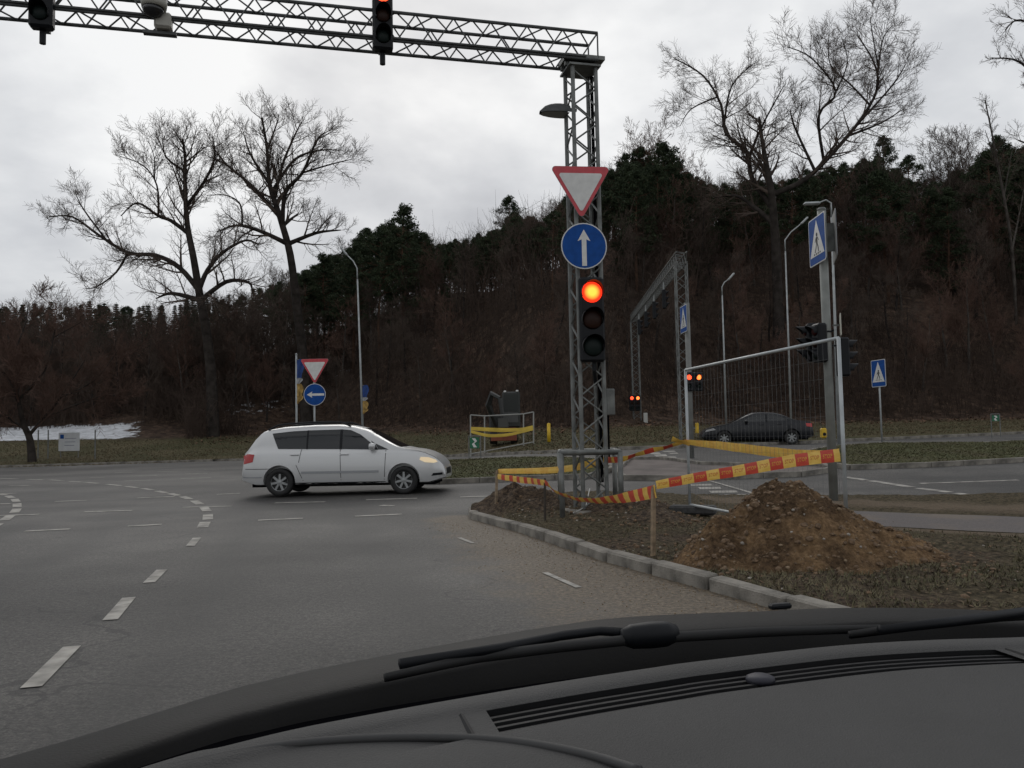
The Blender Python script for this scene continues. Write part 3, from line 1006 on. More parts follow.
MB().box((0, 0.25, -0.4), (0.08, 0.20, 0.06)).build('bracket', galv_dark, s2)
p = beam_pt(154, 16, -0.28)
camw = mat('camera housing', (0.34, 0.33, 0.29), 0.45)
dc = thing('dome_camera', 'cream dome camera mounted on top of the lattice beam', 'camera', p, YAW)
MB().lathe([(0.001, 0.36), (0.12, 0.345), (0.155, 0.28), (0.165, 0.16), (0.155, 0.10)], (0, 0, 0), (0, 0, 1), 20).build('cap', camw, dc, smooth=True)
MB().lathe([(0.14, 0.10), (0.13, 0.05), (0.09, 0.0), (0.001, -0.03)], (-0.01, -0.01, 0), (0, 0, 1), 20).build('dome', mat('smoked dome', (0.02, 0.02, 0.022), 0.12), dc, smooth=True)
MB().box((0.10, 0.12, -0.02), (0.22, 0.2, 0.22), bev=0.03).build('body', camw, dc)
MB().box((0.05, 0.16, -0.16), (0.42, 0.10, 0.04)).build('bracket', galv_dark, dc)

# ---- guard rail round the tower foot
gr = thing('guard_rail', 'low grey pipe guard rail round the foot of the lattice tower', 'guard rail', (0, 0, 0))
pa = vgp(560, 512); 
ga = at(561, 453, TWY - 0.45); gb = at(620, 452.5, TWY - 0.45)
ax = Vector((gb.x - ga.x, gb.y - ga.y, 0)); 
nrm = Vector((-ax.y, ax.x, 0)).normalized()
back = Vector((0.03, 0.95, 0))
cs = [ga, gb, gb + back, ga + back]
for c in cs: c.z = ga.z
MB().tube([cs[0], cs[1], cs[2], cs[3], cs[0]], 0.040, 10).build('top_rail', galv, gr, smooth=True)
for c in cs: 
    MB().tube([(c.x, c.y, VG(c.x, c.y) - 0.1), (c.x, c.y, c.z)], 0.040, 10).build('post', galv, gr, smooth=True)
# loose cable at the foot
q = [vgp(573, 515), vgp(580, 512), vgp(586, 508), vgp(590, 500)]
for k in q: k.z += 0.03
q[3].z += 0.15
o = MB().tube(q, 0.008, 6).build('cable_end', mat('pale cable', (0.4, 0.4, 0.38), 0.6)); tag(o, 'pale cable end sticking out of the soil at the tower foot', 'cable')

# ---- barrier tape
def tape_mat(name, two):
    def f(t, b):
        uv = t.nodes.new('ShaderNodeTexCoord').outputs['UV']
        s = t.nodes.new('ShaderNodeSeparateXYZ'); t.links.new(uv, s.inputs[0])
        fr = mth(t, 'FRACT', s.outputs[0])
        k = mth(t, 'GREATER_THAN', fr, 0.5)
        yl = ramp_(t, nz(t, uv, 3.0, 4), [(0.3, (0.72, 0.44, 0.07)), (0.7, (0.88, 0.60, 0.15))])
        rd = ramp_(t, nz(t, uv, 3.0, 4), [(0.3, (0.50, 0.05, 0.03)), (0.7, (0.64, 0.085, 0.05))])
        c = mixc(t, k, yl, rd) if two else mixc(t, mth(t, 'MULTIPLY', k, 0.12), yl, rd)
        t.links.new(c, b.inputs['Base Color']); b.inputs['Roughness'].default_value = 0.35
    return attr_mat(name, f)
tape_front = tape_mat('printed tape', True)
tape_back = tape_mat('tape reverse', False)
txt_red = mat('tape print red', (0.50, 0.05, 0.02), 0.4)
txt_yel = mat('tape print yellow', (0.70, 0.42, 0.05), 0.4)
_cu = bpy.data.curves.new('tape_text', 'FONT'); _cu.body = 'STOP'; _cu.size = 1.0; _cu.align_x = 'CENTER'; _cu.align_y = 'CENTER'; _cu.resolution_u = 2
_to = bpy.data.objects.new('tape_text', _cu); C.objects.link(_to)
_dg = bpy.context.evaluated_depsgraph_get()
_tm = _to.evaluated_get(_dg).to_mesh()
TXT_V = [tuple(v.co) for v in _tm.vertices]; TXT_F = [tuple(p_.vertices) for p_ in _tm.polygons]
_to.evaluated_get(_dg).to_mesh_clear()
bpy.data.objects.remove(_to)
STR = 0.28
def catmull(P, W, n):
    out = []
    m = len(P)
    for i in range(m - 1):
        p0, p1, p2, p3 = P[max(0, i - 1)], P[i], P[i + 1], P[min(m - 1, i + 2)]
        for k in range(n):
            t = k / n
            out.append((0.5 * ((2 * p1) + (p2 - p0) * t + (2 * p0 - 5 * p1 + 4 * p2 - p3) * t * t + (3 * p1 - p0 - 3 * p2 + p3) * t ** 3), [a + (b - a) * t for a, b in zip(W[i], W[i + 1])]))
    out.append((P[-1], list(W[-1])))
    return out
def ribbon(name, label, pts, front, back_, text=False, sub=14, cat='barrier tape', group=None, ustr=None):
    """pts: (Vector centre, width, twist degrees)"""
    t = thing(name, label, cat, tuple(pts[0][0]), 0, group)
    org = Vector(pts[0][0])
    sm = catmull([Vector(p[0]) for p in pts], [(p[1], p[2]) for p in pts], sub)
    rows = []; L = 0; prev = None
    for i, (p, (w, tw_)) in enumerate(sm):
        a = sm[max(0, i - 1)][0]; b2 = sm[min(len(sm) - 1, i + 1)][0]
        tg = (b2 - a).normalized()
        up = Vector((0, 0, 1)); up = (up - tg * up.dot(tg)).normalized()
        nr = tg.cross(up)                       # points away from viewer or towards
        if nr.y > 0: nr = -nr
        ang = rad(tw_)
        up2 = up * math.cos(ang) + nr * math.sin(ang)
        nr2 = nr * math.cos(ang) - up * math.sin(ang)
        if prev is not None: L += (p - prev).length
        prev = p
        wob = 0.006 * math.sin(L * 9) + 0.004 * math.sin(L * 23 + 1)
        rows.append((p + nr2 * wob - org, up2, nr2, w, L))
    for nm, m, off in (('printed_side', front, 0.0007), ('reverse_side', back_, -0.0007)):
        mb = MB(); uvs = []
        for p, up2, nr2, w, l in rows:
            for h in (-0.5, 0, 0.5):
                mb.v.append(tuple(p + up2 * (w * h) + nr2 * (off + (0.006 if h == 0 else 0)))); uvs.append((l / STR, h + 0.5))
        for i in range(len(rows) - 1):
            for h in (0, 1): mb.f.append((3 * i + h, 3 * i + h + 1, 3 * (i + 1) + h + 1, 3 * (i + 1) + h))
        o = mb.build(nm, m, t, smooth=True)
        uvl = o.data.uv_layers.new(name='UVMap')
        for lp in o.data.loops: uvl.data[lp.index].uv = uvs[lp.vertex_index]
        pr = o
        if off > 0: front_o = o
    if text:
        Ls = [r[4] for r in rows]
        for par, m in ((0, txt_red), (1, txt_yel)):
            mb = MB()
            k = par
            while (k + 1) * STR / 2 < Ls[-1]:
                c = (k + 0.5) * STR / 2
                vs = []
                for vx, vy, _ in TXT_V:
                    l = c + vx * 0.042 + vy * 0.008
                    i = min(len(rows) - 2, max(0, int(np.searchsorted(Ls, l)) - 1))
                    f = (l - Ls[i]) / max(1e-6, Ls[i + 1] - Ls[i])
                    p = rows[i][0].lerp(rows[i + 1][0], f)
                    w = rows[i][3]
                    up2, nr2 = rows[i][1], rows[i][2]
                    hh = vy * 0.055 * (w / 0.12)
                    vs.append(p + up2 * hh + nr2 * (0.0016 + 0.006 * (1 - min(1, abs(hh) / (w / 2)))))
                mb.add(vs, TXT_F)
                k += 2
            mb.build('print', m, front_o)
    return t
# stakes
def stake(label, px, ytop, ybase, r, lean=0.0, m=None):
    b0 = vgp(px, ybase)
    tp = at(px + lean, ytop, b0.y)
    t = MB().box((0, 0, 0), (1, 1, 1))
    h = (tp.z - b0.z) + 0.25
    mb = MB().tube([(0, 0, -0.25), (0, 0, h - 0.29), (0, 0, h - 0.25)], [r, r, r * 0.7], 4)
    o = mb.build('wooden_stake', m or woodm); o.location = b0
    d = tp - b0
    o.rotation_euler = (0, math.atan2(d.x, d.z), 0.4)
    tag(o, label, 'stake', 'stakes holding the tape')
    return b0, tp
sA0, sA1 = stake('pale thin wooden stake at the left end of the tape', 496, 470, 503, 0.024, 1.2)
sB0, sB1 = stake('dark thin stake in front of the tower guard rail', 545, 478, 521, 0.018, 0, mat('dark stake wood', (0.05, 0.04, 0.03), 0.9, var=0.3))
sC0, sC1 = stake('wooden stake by the kerb between tape and dirt pile', 653, 486, 554, 0.027, 1)
# temporary fence
fl_b = vgp(683, 508)
FLY = 12.0
fl_top = at(685.5, 370, FLY); FRY = 8.75
fr_top = at(838.5, 338, FRY)
fl = Vector((fl_top.x, fl_top.y, VG(fl_top.x, fl_top.y))); frp = Vector((fr_top.x, fr_top.y, VG(fr_top.x, fr_top.y)))
fence = thing('temporary_fence', 'tall wire mesh site fence panel beside the dirt pile', 'fence', fl)
def FL(p): return Vector(p) - fl
galvf = mat('fence tube', (0.42, 0.45, 0.46), 0.45, 0.3, var=0.15, scale=5)
MB().tube([(0, 0, 0.02), FL(fl_top)], 0.021, 8).build('post', galvf, fence, smooth=True)
MB().tube([FL(frp), FL(fr_top)], 0.022, 8).build('post', galvf, fence, smooth=True)
MB().tube([FL(fl_top), FL(fr_top)], 0.019, 8).build('top_rail', galvf, fence, smooth=True)
MB().tube([FL(fl + Vector((0, 0, 0.12))), FL(frp + Vector((0, 0, 0.12)))], 0.019, 8).build('bottom_rail', galvf, fence, smooth=True)
mb = MB(); hz_ = MB()
nw = 38
for i in range(1, nw):
    f = i / nw
    a = fl.lerp(frp, f) + Vector((0, 0, 0.12)); b2 = fl_top.lerp(fr_top, f)
    mb.tube([FL(a), FL(b2)], 0.0013, 4, False)
for i in range(1, 10):
    f = i / 10
    hz_.tube([FL((fl + Vector((0, 0, 0.12))).lerp(fl_top, f)), FL((frp + Vector((0, 0, 0.12))).lerp(fr_top, f))], 0.0011, 4, False)
wirem = mat('wire', (0.16, 0.165, 0.165), 0.5, 0.4)
tag(mb.build('vertical_wires', wirem, fence), kind='stuff'); tag(hz_.build('horizontal_wires', wirem, fence), kind='stuff')
rb = MB().box((0, 0, 0), (0.24, 0.66, 0.13), bev=0.03)
fo = rb.build('foot_block', mat('rubber foot', (0.05, 0.05, 0.05), 0.9, var=0.3, scale=20), fence); fo.location = (0.03, -0.05, 0.05); fo.rotation_euler = (0, 0, 1.2)

TP = []
pR = at(840, 455, FRY - 0.04); pC = at(656, 485, sC0.y - 0.03)
mid = at(745, 469.5, (FRY + sC0.y) / 2)
ribbon('barrier_tape', 'red and yellow printed tape stretched from the wooden stake to the fence post', [(pC, 0.085, 5), (at(700, 477, lerp(sC0.y, FRY, .25)), 0.10, 2), (mid, 0.115, 0), (at(795, 460.5, lerp(sC0.y, FRY, .75)), 0.13, 0), (pR, 0.135, 0)], tape_front, tape_back, True)
# from the fence post back to the left post: its plain reverse faces the camera
ribbon('barrier_tape', 'plain yellow reverse of tape running back along the wire fence', [(at(838, 456, FRY + 0.05), 0.12, 5), (at(800, 455, lerp(FRY, FLY, .25)), 0.125, 10), (at(760, 450.5, lerp(FRY, FLY, .5)), 0.12, 8), (at(720, 445.5, lerp(FRY, FLY, .78)), 0.11, 5), (at(685, 442, FLY - 0.03), 0.07, 20)], tape_back, tape_front)
# knot at the left post and the twisted run to the guard rail
ribbon('barrier_tape', 'knotted yellow tape end tied round the left fence post', [(at(672, 438.5, FLY - 0.05), 0.09, 30), (at(680, 441, FLY - 0.07), 0.07, 60), (at(690, 443, FLY - 0.07), 0.09, 20)], tape_back, tape_front, sub=6)
gR = at(620, 459.5, cs[1].y); gL = at(561, 470.5, cs[0].y + 0.35)
ribbon('barrier_tape', 'twisted red and yellow tape running from fence to tower guard rail', [(at(682, 442, FLY), 0.06, 30), (at(668, 446.5, FLY + .05), 0.075, 60), (at(652, 450.5, FLY + .1), 0.08, 25), (at(636, 455, FLY + .15), 0.085, 55), (gR + Vector((0, 0.05, 0)), 0.09, 20), (at(606, 460, TWY + 0.1), 0.09, 0)], tape_front, tape_back)
ribbon('barrier_tape', 'plain yellow tape passing behind the tower to the left stake', [(at(606, 460, TWY + 0.15), 0.10, 0), (at(588, 464.5, TWY + 0.35), 0.12, 8), (at(572, 468, TWY + 0.4), 0.10, 0), (at(545, 470.5, lerp(TWY, sA0.y, .6)), 0.095, 0), (at(498, 471.3, sA0.y + 0.03), 0.075, 0)], tape_back, tape_front)
ribbon('barrier_tape', 'sagging red and yellow tape from left stake to kerb-side stake', [(at(498, 476.5, sA0.y - 0.03), 0.085, 0), (at(522, 480, lerp(sA0.y, sB0.y, .5)), 0.095, 8), (at(545, 483, sB0.y - 0.03), 0.085, 15), (at(552, 489, lerp(sB0.y, sC0.y, .08)), 0.075, 38), (at(566, 496, lerp(sB0.y, sC0.y, .22)), 0.075, 45), (at(587, 500.5, lerp(sB0.y, sC0.y, .42)), 0.08, 45), (at(612, 499.5, lerp(sB0.y, sC0.y, .65)), 0.10, 35), (at(634, 496, lerp(sB0.y, sC0.y, .84)), 0.125, 12), (at(655, 491.5, sC0.y - 0.04), 0.13, 5)], tape_front, tape_back, False)

# ---- dirt pile
pc = gp(772, 556, 0.115); pc2 = gp(712, 551, 0.115)
PCY = 8.05
PX = at(772, 520, PCY).x; PX2 = at(716, 520, PCY - 0.05).x; PX3 = at(850, 530, PCY).x
PKX = at(778, 485, PCY).x
def PH(x, y):
    h = 0.0
    for cx_, cy_, rl, rr, ry, hh in ((PKX, PCY + 0.05, 0.86, 1.40, 0.98, 0.86), (PX2 - 0.02, PCY - 0.12, 0.42, 0.6, 0.62, 0.47), (PKX + 0.55, PCY - 0.02, 0.8, 1.1, 0.72, 0.50), (PKX + 0.2, PCY - 0.45, 0.7, 0.7, 0.5, 0.30), (PKX - 0.32, PCY - 0.02, 0.5, 0.5, 0.62, 0.58)):
        rx = rl if x < cx_ else rr
        q = math.sqrt(((x - cx_) / rx) ** 2 + ((y - cy_) / ry) ** 2)
        if q < 1:
            k = hh * (1 - math.sqrt(q * q + 0.012) + 0.006)
            h = max(h, k)
    n = 0.07 * fbm(x, y, 2.6, 5, 2) + 0.034 * fbm(x, y, 10, 4, 5) + 0.018 * fbm(x, y, 32, 2, 8)
    return max(0, h + n * min(1, h * 5))
px_ = rng_(PX - 1.4, PX + 2.2, 0.026); py_ = rng_(PCY - 1.15, PCY + 1.15, 0.026)
def pile_nodes(t, b):
    co = objco(t)
    f = nz(t, co, 20, 9, 0.75); g = nz(t, co, 75, 5, 0.7); a = nz(t, co, 2.3, 6)
    c1 = ramp_(t, f, [(0.28, (0.095, 0.058, 0.031)), (0.5, (0.27, 0.170, 0.090)), (0.68, (0.48, 0.320, 0.180))])
    c2 = ramp_(t, f, [(0.36, (0.045, 0.029, 0.018)), (0.65, (0.20, 0.128, 0.074))])
    c = mixc(t, ramp_(t, a, [(0.42, (1, 1, 1)), (0.62, (0, 0, 0))]), c1, c2)
    t.links.new(c, b.inputs['Base Color']); b.inputs['Roughness'].default_value = 0.95
    b.inputs['Specular IOR Level'].default_value = 0.1
    bumpn(t, b, mth(t, 'ADD', f, mth(t, 'MULTIPLY', g, 0.7)), 1.0, 0.05)
pilem = attr_mat('sandy soil', pile_nodes)
pile = thing('dirt_pile', 'heap of brown sandy soil with stones beside the kerb', 'dirt pile', (PX, PCY, VG(PX, PCY)))
zb = VG(PX, PCY)
mb = grid(px_, py_, lambda x, y: VG(x, y) - 0.035 + PH(x, y) * 1.02, lambda x, y: PH(x, y) > 0.004)
mb.v = [(v[0] - PX, v[1] - PCY, v[2] - zb) for v in mb.v]
mb.build('soil_heap', pilem, pile, smooth=True)
random.seed(11)
stone_m = [mat('pale pebble', (0.30, 0.27, 0.23), 0.85, var=0.3, scale=20), mat('earth clod', (0.15, 0.098, 0.058), 0.95, var=0.4, scale=25), mat('tan pebble', (0.22, 0.16, 0.10), 0.9, var=0.3, scale=20)]
def pebble_mesh(n, m, fn, rmin, rmax, zoff=0.0, seed=1):
    rnd = random.Random(seed)
    bm = bmesh.new(); bmesh.ops.create_icosphere(bm, subdivisions=1, radius=1); bm.verts.index_update()
    bv = [v.co.copy() for v in bm.verts]; bf = [tuple(v.index for v in f.verts) for f in bm.faces]; bm.free()
    mb = MB()
    for _ in range(n):
        q = fn(rnd)
        if q is None: continue
        r = rmin + (rmax - rmin) * rnd.random() ** 3
        s = Vector((rnd.uniform(.7, 1.3), rnd.uniform(.7, 1.3), rnd.uniform(.5, .9)))
        R = Matrix.Rotation(rnd.uniform(0, 6.3), 3, 'Z') @ Matrix.Rotation(rnd.uniform(-.6, .6), 3, 'X')
        mb.add([R @ Vector((v.x * s.x * rnd.uniform(.8, 1.15), v.y * s.y * rnd.uniform(.85, 1.1), v.z * s.z)) * r + Vector(q) for v in bv], bf)
    return mb
def onpile(rnd):
    for _ in range(30):
        x = rnd.uniform(PX - 1.3, PX + 2.0); y = rnd.uniform(PCY - 1.05, PCY + 0.6)
        if PH(x, y) > 0.015: return (x - PX, y - PCY, VG(x, y) - 0.035 + PH(x, y) * 1.02 - zb)
    return None
tag(pebble_mesh(800, None, onpile, 0.006, 0.045, seed=3).build('clods', stone_m[1], pile, smooth=False), kind='stuff')
tag(pebble_mesh(110, None, onpile, 0.004, 0.026, seed=4).build('pebbles', stone_m[0], pile, smooth=True), kind='stuff')
tag(pebble_mesh(500, None, onpile, 0.005, 0.022, seed=5).build('gravel_bits', stone_m[2], pile, smooth=True), kind='stuff')
# loose clods and stones over the verge
def onverge(rnd):
    for _ in range(40):
        x = rnd.uniform(-0.4, 5.0); y = rnd.uniform(6.0, 14.2)
        near = any(((x - m[0]) / (m[2] * 1.6)) ** 2 + ((y - m[1]) / (m[3] * 1.6)) ** 2 < 1 for m in MOUNDS)
        pilen = abs(x - PX) < 1.8 and abs(y - PCY) < 1.15
        if verge_in(x, y) and (near or pilen or rnd.random() < 0.10): return (x, y, vz(x, y) + 0.004)
    return None
o = pebble_mesh(1000, None, onverge, 0.008, 0.04, seed=8).build('soil_clods', stone_m[1]); tag(o, 'dark soil clods scattered over the verge', 'soil', kind='stuff')
o = pebble_mesh(260, None, onverge, 0.005, 0.022, seed=9).build('loose_pebbles', stone_m[0]); tag(o, 'pale pebbles scattered over the verge', 'pebbles', kind='stuff')
# a scrap of yellow wood in front of the heap
sp = vgp(748, 561)
o = MB().box((0, 0, 0.01), (0.17, 0.03, 0.015), bev=0.003).build('wood_scrap', mat('fresh wood', (0.5, 0.33, 0.12), 0.8)); o.location = (sp.x, sp.y, vz(sp.x, sp.y) + 0.01); o.rotation_euler = (0, 0, 0.1)
tag(o, 'small yellow scrap of wood lying in front of the dirt pile', 'wood scrap')
sp = vgp(918, 552)
o = MB().tube([(-0.10, 0.05, 0.10), (0, 0, 0.06), (0.10, -0.07, 0.0)], 0.010, 6).build('pipe_scrap', galv_light); o.location = (sp.x, sp.y, vz(sp.x, sp.y))
tag(o, 'short grey pipe offcut at the right foot of the dirt pile', 'pipe')

# ---- sparse dead grass on the near verge
bladem = mat('dead grass blade', (0.135, 0.115, 0.062), 0.9, col2=(0.062, 0.060, 0.028), scale=2.2)
rnd = random.Random(21)
mb = MB()
cnt = 0
while cnt < 52000:
    x = rnd.uniform(-0.4, 10.5); y = rnd.uniform(5.6, 13.5) if rnd.random() < 0.5 else rnd.uniform(5.6, 8.2)
    cnt += 1
    if not verge_in(x, y): continue
    if fbm(x, y, 0.8, 3, 4) < -0.15: continue
    if PH(x, y) > 0.02: continue
    if x > 3.4 and -1.1 < path_d(x, y): continue
    if any(((x - m[0]) / m[2]) ** 2 + ((y - m[1]) / m[3]) ** 2 < 0.8 for m in MOUNDS): continue
    z = vz(x, y) - 0.004
    a = rnd.uniform(0, 6.3); h = rnd.uniform(0.012, 0.055); l = rnd.uniform(0.01, 0.07); w = rnd.uniform(0.003, 0.007)
    ca, sa = math.cos(a), math.sin(a)
    mb.add([(x - sa * w, y + ca * w, z), (x + sa * w, y - ca * w, z), (x + ca * l, y + sa * l, z + h)], [(0, 1, 2)])
o = mb.build('dead_grass', bladem); tag(o, 'short dead grass on the near verge', 'grass', kind='stuff')
# leaf litter flecks on verge
leafm = mat('dead leaf', (0.16, 0.10, 0.055), 0.9, col2=(0.06, 0.035, 0.02), scale=2.0)
mb = MB()
for _ in range(2600):
    x = rnd.uniform(-0.3, 9.5); y = rnd.uniform(5.7, 12.5)
    if not verge_in(x, y) or PH(x, y) > 0.02: continue
    if x > 3.4 and path_d(x, y) > -1.0: continue
    z = vz(x, y) + 0.008
    a = rnd.uniform(0, 6.3); s = rnd.uniform(0.010, 0.026)
    u = Vector((math.cos(a), math.sin(a), rnd.uniform(-.3, .5))) * s; w = Vector((-math.sin(a), math.cos(a), rnd.uniform(-.3, .5))) * s * 0.6
    c = Vector((x, y, z))
    mb.add([c - u, c + w, c + u, c - w], [(0, 1, 2, 3)])
o = mb.build('fallen_leaves', leafm); tag(o, 'brown fallen leaves on the near verge', 'leaves', kind='stuff')
# grit along the kerb on the road
def ongrit(rnd):
    for _ in range(30):
        x = rnd.uniform(-1.5, 5); y = rnd.uniform(4.5, 13)
        if verge_in(x, y) or verge_in(x - 0.16, y): continue
        if dist_kerb(x, y) < 0.05 + 1.3 * rnd.random() ** 2.2: return (x, y, 0.003)
    return None
o = pebble_mesh(3000, None, ongrit, 0.002, 0.008, seed=14).build('road_grit', stone_m[2]); tag(o, 'sandy grit lying on the road along the kerb', 'grit', kind='stuff')
# ---- big sign pole at the right
def pole(name, label, loc, h, r, m=None, cat='pole', n=10, rtop=None, group=None):
    t = thing(name, label, cat, loc, 0, group)
    MB().tube([(0, 0, -0.15), (0, 0, h)], [r, rtop or r], n).build('shaft', m or galv, t, smooth=True)
    return t
PY = 14.3
pb = at(830, 497, PY); zbp = T(pb.x, PY)
ptop = at(824, 210, PY)
bp_ = pole('signal_pole', 'thick grey steel pole with pedestrian signs and signals behind the dirt pile', (at(827.5, 350, PY).x, PY, zbp), ptop.z - zbp, 0.074, mat('pole grey green', (0.22, 0.23, 0.215), 0.6, 0.2, var=0.25, scale=3))
bx = bp_.location.x
MB().lathe([(0.001, 0.05), (0.06, 0.04), (0.085, 0.0)], (0, 0, ptop.z - zbp), (0, 0, 1), 10).build('cap', galv, bp_)
c1 = crossing_sign('large blue pedestrian crossing sign high on the thick pole, seen at an angle', (bx - 0.095, PY, at(823.5, 240, PY).z), rad(-91), 0.82, 0.84, None)
MB().box((0, 0.06, 0), (0.05, 0.12, 0.5)).build('bracket', galv, c1)
c2 = crossing_sign('second pedestrian sign seen edge-on behind the large one', at(834.5, 237, PY + 0.1), rad(73), 0.82, 0.84, None)
MB().box((0, 0.06, 0), (0.05, 0.12, 0.5)).build('bracket', galv, c2)
# signals on this pole
def psig(label, px, py, rz, dx=0.0, dy=0.0, n=3):
    p = at(px, py, PY + dy)
    s = signal_head('traffic_light', label, p, rz, n, 0.085, 0.205, None, None, None, hood=0.17, width=0.25)
    return s
g = psig('black three-lens signal on the thick pole facing right', 848, 357, rad(90), 0, 0.0)
MB().box((0.0, 0.25, 0.2), (0.04, 0.22, 0.03)).build('bracket', blackp, g)
g = psig('black signal left of the thick pole, nearer the fence rail', 815, 343, rad(-80), 0, -0.1)
MB().box((0.0, 0.22, 0.2), (0.04, 0.2, 0.03)).build('bracket', blackp, g)
g = psig('black signal farthest left of the thick pole', 806, 343, rad(-100), 0, 0.25)
MB().box((0.0, 0.3, 0.2), (0.04, 0.35, 0.03)).build('bracket', blackp, g)
p = at(840.5, 325, PY)
t = thing('back_plate', 'small cream plate seen edge-on beside the thick pole', 'sign', p, rad(70))
MB().box((0, 0, 0), (0.30, 0.02, 0.38), bev=0.005).build('plate', mat('cream plate', (0.5, 0.49, 0.42), 0.6), t)
MB().box((0.0, 0.06, 0), (0.03, 0.14, 0.03)).build('bracket', galv, t)
p = at(823.5, 433, PY - 0.13)
t = thing('push_button_box', 'yellow pedestrian push-button box on the thick pole', 'button box', p, 0)
MB().box((0, 0, 0), (0.10, 0.09, 0.17), bev=0.02).build('housing', yellowp, t)
MB().lathe([(0.001, 0.02), (0.025, 0.015), (0.03, 0.0)], (0, -0.045, -0.02), (0, -1, 0), 12).build('button', blackp, t)

# grey cabinet post right of the pole
p0 = gp(843.5, 456); p1 = at(840.5, 384, p0.y)
t = thing('tapered_post', 'short grey tapered post just right of the thick pole', 'post', (p0.x, p0.y, T(p0.x, p0.y)), 0)
MB().tube([(0, 0, -0.1), (0, 0, p1.z - p0.z)], [0.075, 0.045], 8).build('shaft', galv_light, t, smooth=True)
MB().lathe([(0.05, 0.0), (0.03, 0.05), (0.001, 0.06)], (0, 0, p1.z - p0.z), (0, 0, 1), 8).build('cap', galv, t)

# ---- second pole with crossing sign and red pedestrian signals
P2Y = 25.5
x2 = at(690.5, 420, P2Y).x; z2 = T(x2, P2Y); h2 = at(689, 303, P2Y).z - z2
pole('signal_pole', 'grey pole behind the fence carrying two red pedestrian signals', (x2, P2Y, z2), h2, 0.085, mat('pole grey', (0.20, 0.205, 0.195), 0.6, 0.2, var=0.25, scale=3))
c3 = crossing_sign('narrow-looking blue crossing sign on the pole behind the fence', (x2 - 0.11, P2Y, at(688.5, 319, P2Y).z), rad(-87), 0.80, 0.84, None)
MB().box((0, 0.06, 0), (0.05, 0.12, 0.5)).build('bracket', galv, c3)
s = signal_head('pedestrian_signal', 'black pedestrian signal with red figure left of the pole', at(689.5, 381.5, P2Y - 0.22), rad(-25), 2, 0.075, 0.26, 0, lens_red, None, 0.12, 0.26)
MB().box((0, 0.2, 0.15), (0.04, 0.1, 0.03)).build('bracket', blackp, s)
s = signal_head('pedestrian_signal', 'black pedestrian signal glowing red right of the pole', at(699, 381.5, P2Y - 0.1), rad(8), 2, 0.075, 0.26, 0, lens_orange, None, 0.12, 0.27)
MB().box((-0.12, 0.2, 0.15), (0.25, 0.04, 0.03)).build('bracket', blackp, s)
t = thing('push_button_box', 'yellow push-button box on the pole behind the fence', 'button box', at(697, 428, P2Y - 0.05), 0)
MB().box((0, 0, 0), (0.10, 0.10, 0.32), bev=0.02).build('housing', yellowp, t)
MB().box((-0.09, 0, 0), (0.12, 0.05, 0.06)).build('bracket', galv, t)

# ---- second gantry across the far carriageway
gRb = at(686, 430, 33.5); gLb = at(637.5, 430, 51.0)
GZ = at(685.5, 254, 33.5).z
zr = T(gRb.x, 33.5); zl = T(gLb.x, 51.0)
dirv = Vector((gLb.x - gRb.x, 51.0 - 33.5, 0)); GL = dirv.length; ga_ = math.atan2(dirv.y, dirv.x)
g2 = thing('signal_gantry', 'distant steel lattice gantry spanning the far carriageway', 'gantry', (gRb.x, 33.5, zr), ga_)
hh = GZ - zr - SS
tw_ = chords('tower', (0, 0, 0), (0, 0, 1), hh, (1, 0, 0), (0, 1, 0), 0.44, 0.03, galv, g2)
lattice(tw_, (0, 0, 0), (0, 0, 1), hh, (1, 0, 0), (0, 1, 0), 0.44, 0.75, 0.014, galv)
tw_ = chords('tower', (GL, 0, zl - zr), (0, 0, 1), hh - (zl - zr), (1, 0, 0), (0, 1, 0), 0.44, 0.03, galv, g2)
lattice(tw_, (GL, 0, zl - zr), (0, 0, 1), hh - (zl - zr), (1, 0, 0), (0, 1, 0), 0.44, 0.75, 0.014, galv)
bo2 = Vector((-0.3, 0, hh + SS / 2 + 0.03))
bm2 = chords('beam', bo2, (1, 0, 0), GL + 0.6, (0, 1, 0), (0, 0, 1), SS, 0.028, galv, g2)
lattice(bm2, bo2, (1, 0, 0), GL + 0.6, (0, 1, 0), (0, 0, 1), SS, 0.55, 0.014, galv)
for k, u in enumerate((4.2, 7.6, 11.0, 14.2)):
    c = dirv.normalized() * u
    s = signal_head('traffic_light', ['hanging signal nearest the right leg of the distant gantry', 'second hanging signal under the distant gantry from the right', 'third hanging signal under the distant gantry from the right', 'hanging signal nearest the left leg of the distant gantry'][k], (gRb.x + c.x, 33.5 + c.y, GZ - SS - 0.75), rad(75), 3, 0.10, 0.27, None, None, 'signals hanging under the distant gantry', 0.15, 0.28)
    MB().tube([(0, 0.1, 0.35), (0, 0.1, 0.8)], 0.035, 6).build('hanger', galv_light, s)
for px, mm_, lb in ((631.5, lens_red, 'red signal on the left side of the distant gantry leg'), (637.5, lens_orange, 'orange-red signal on the right side of the distant gantry leg')):
    s = signal_head('traffic_light', lb, at(px + 0.5, 403, 50.55), 0, 3, 0.10, 0.30, 0, mm_, None, 0.12, 0.32)
    MB().box((0, 0.22, 0.2), (0.06, 0.12, 0.05)).build('bracket', blackp, s)
t = thing('guard_rail', 'low pipe guard rail round the leg of the distant gantry', 'guard rail', (gLb.x, 51.0, zl))
for sx in (-0.5, 0.5):
    for sy in (-0.5, 0.5): MB().tube([(sx, sy, -0.1), (sx, sy, 0.9)], 0.04, 6).build('post', galv, t)
MB().tube([(-.5, -.5, .9), (.5, -.5, .9), (.5, .5, .9), (-.5, .5, .9), (-.5, -.5, .9)], 0.04, 6).build('top_rail', galv, t)
p = at(645.5, 419, 50.6)
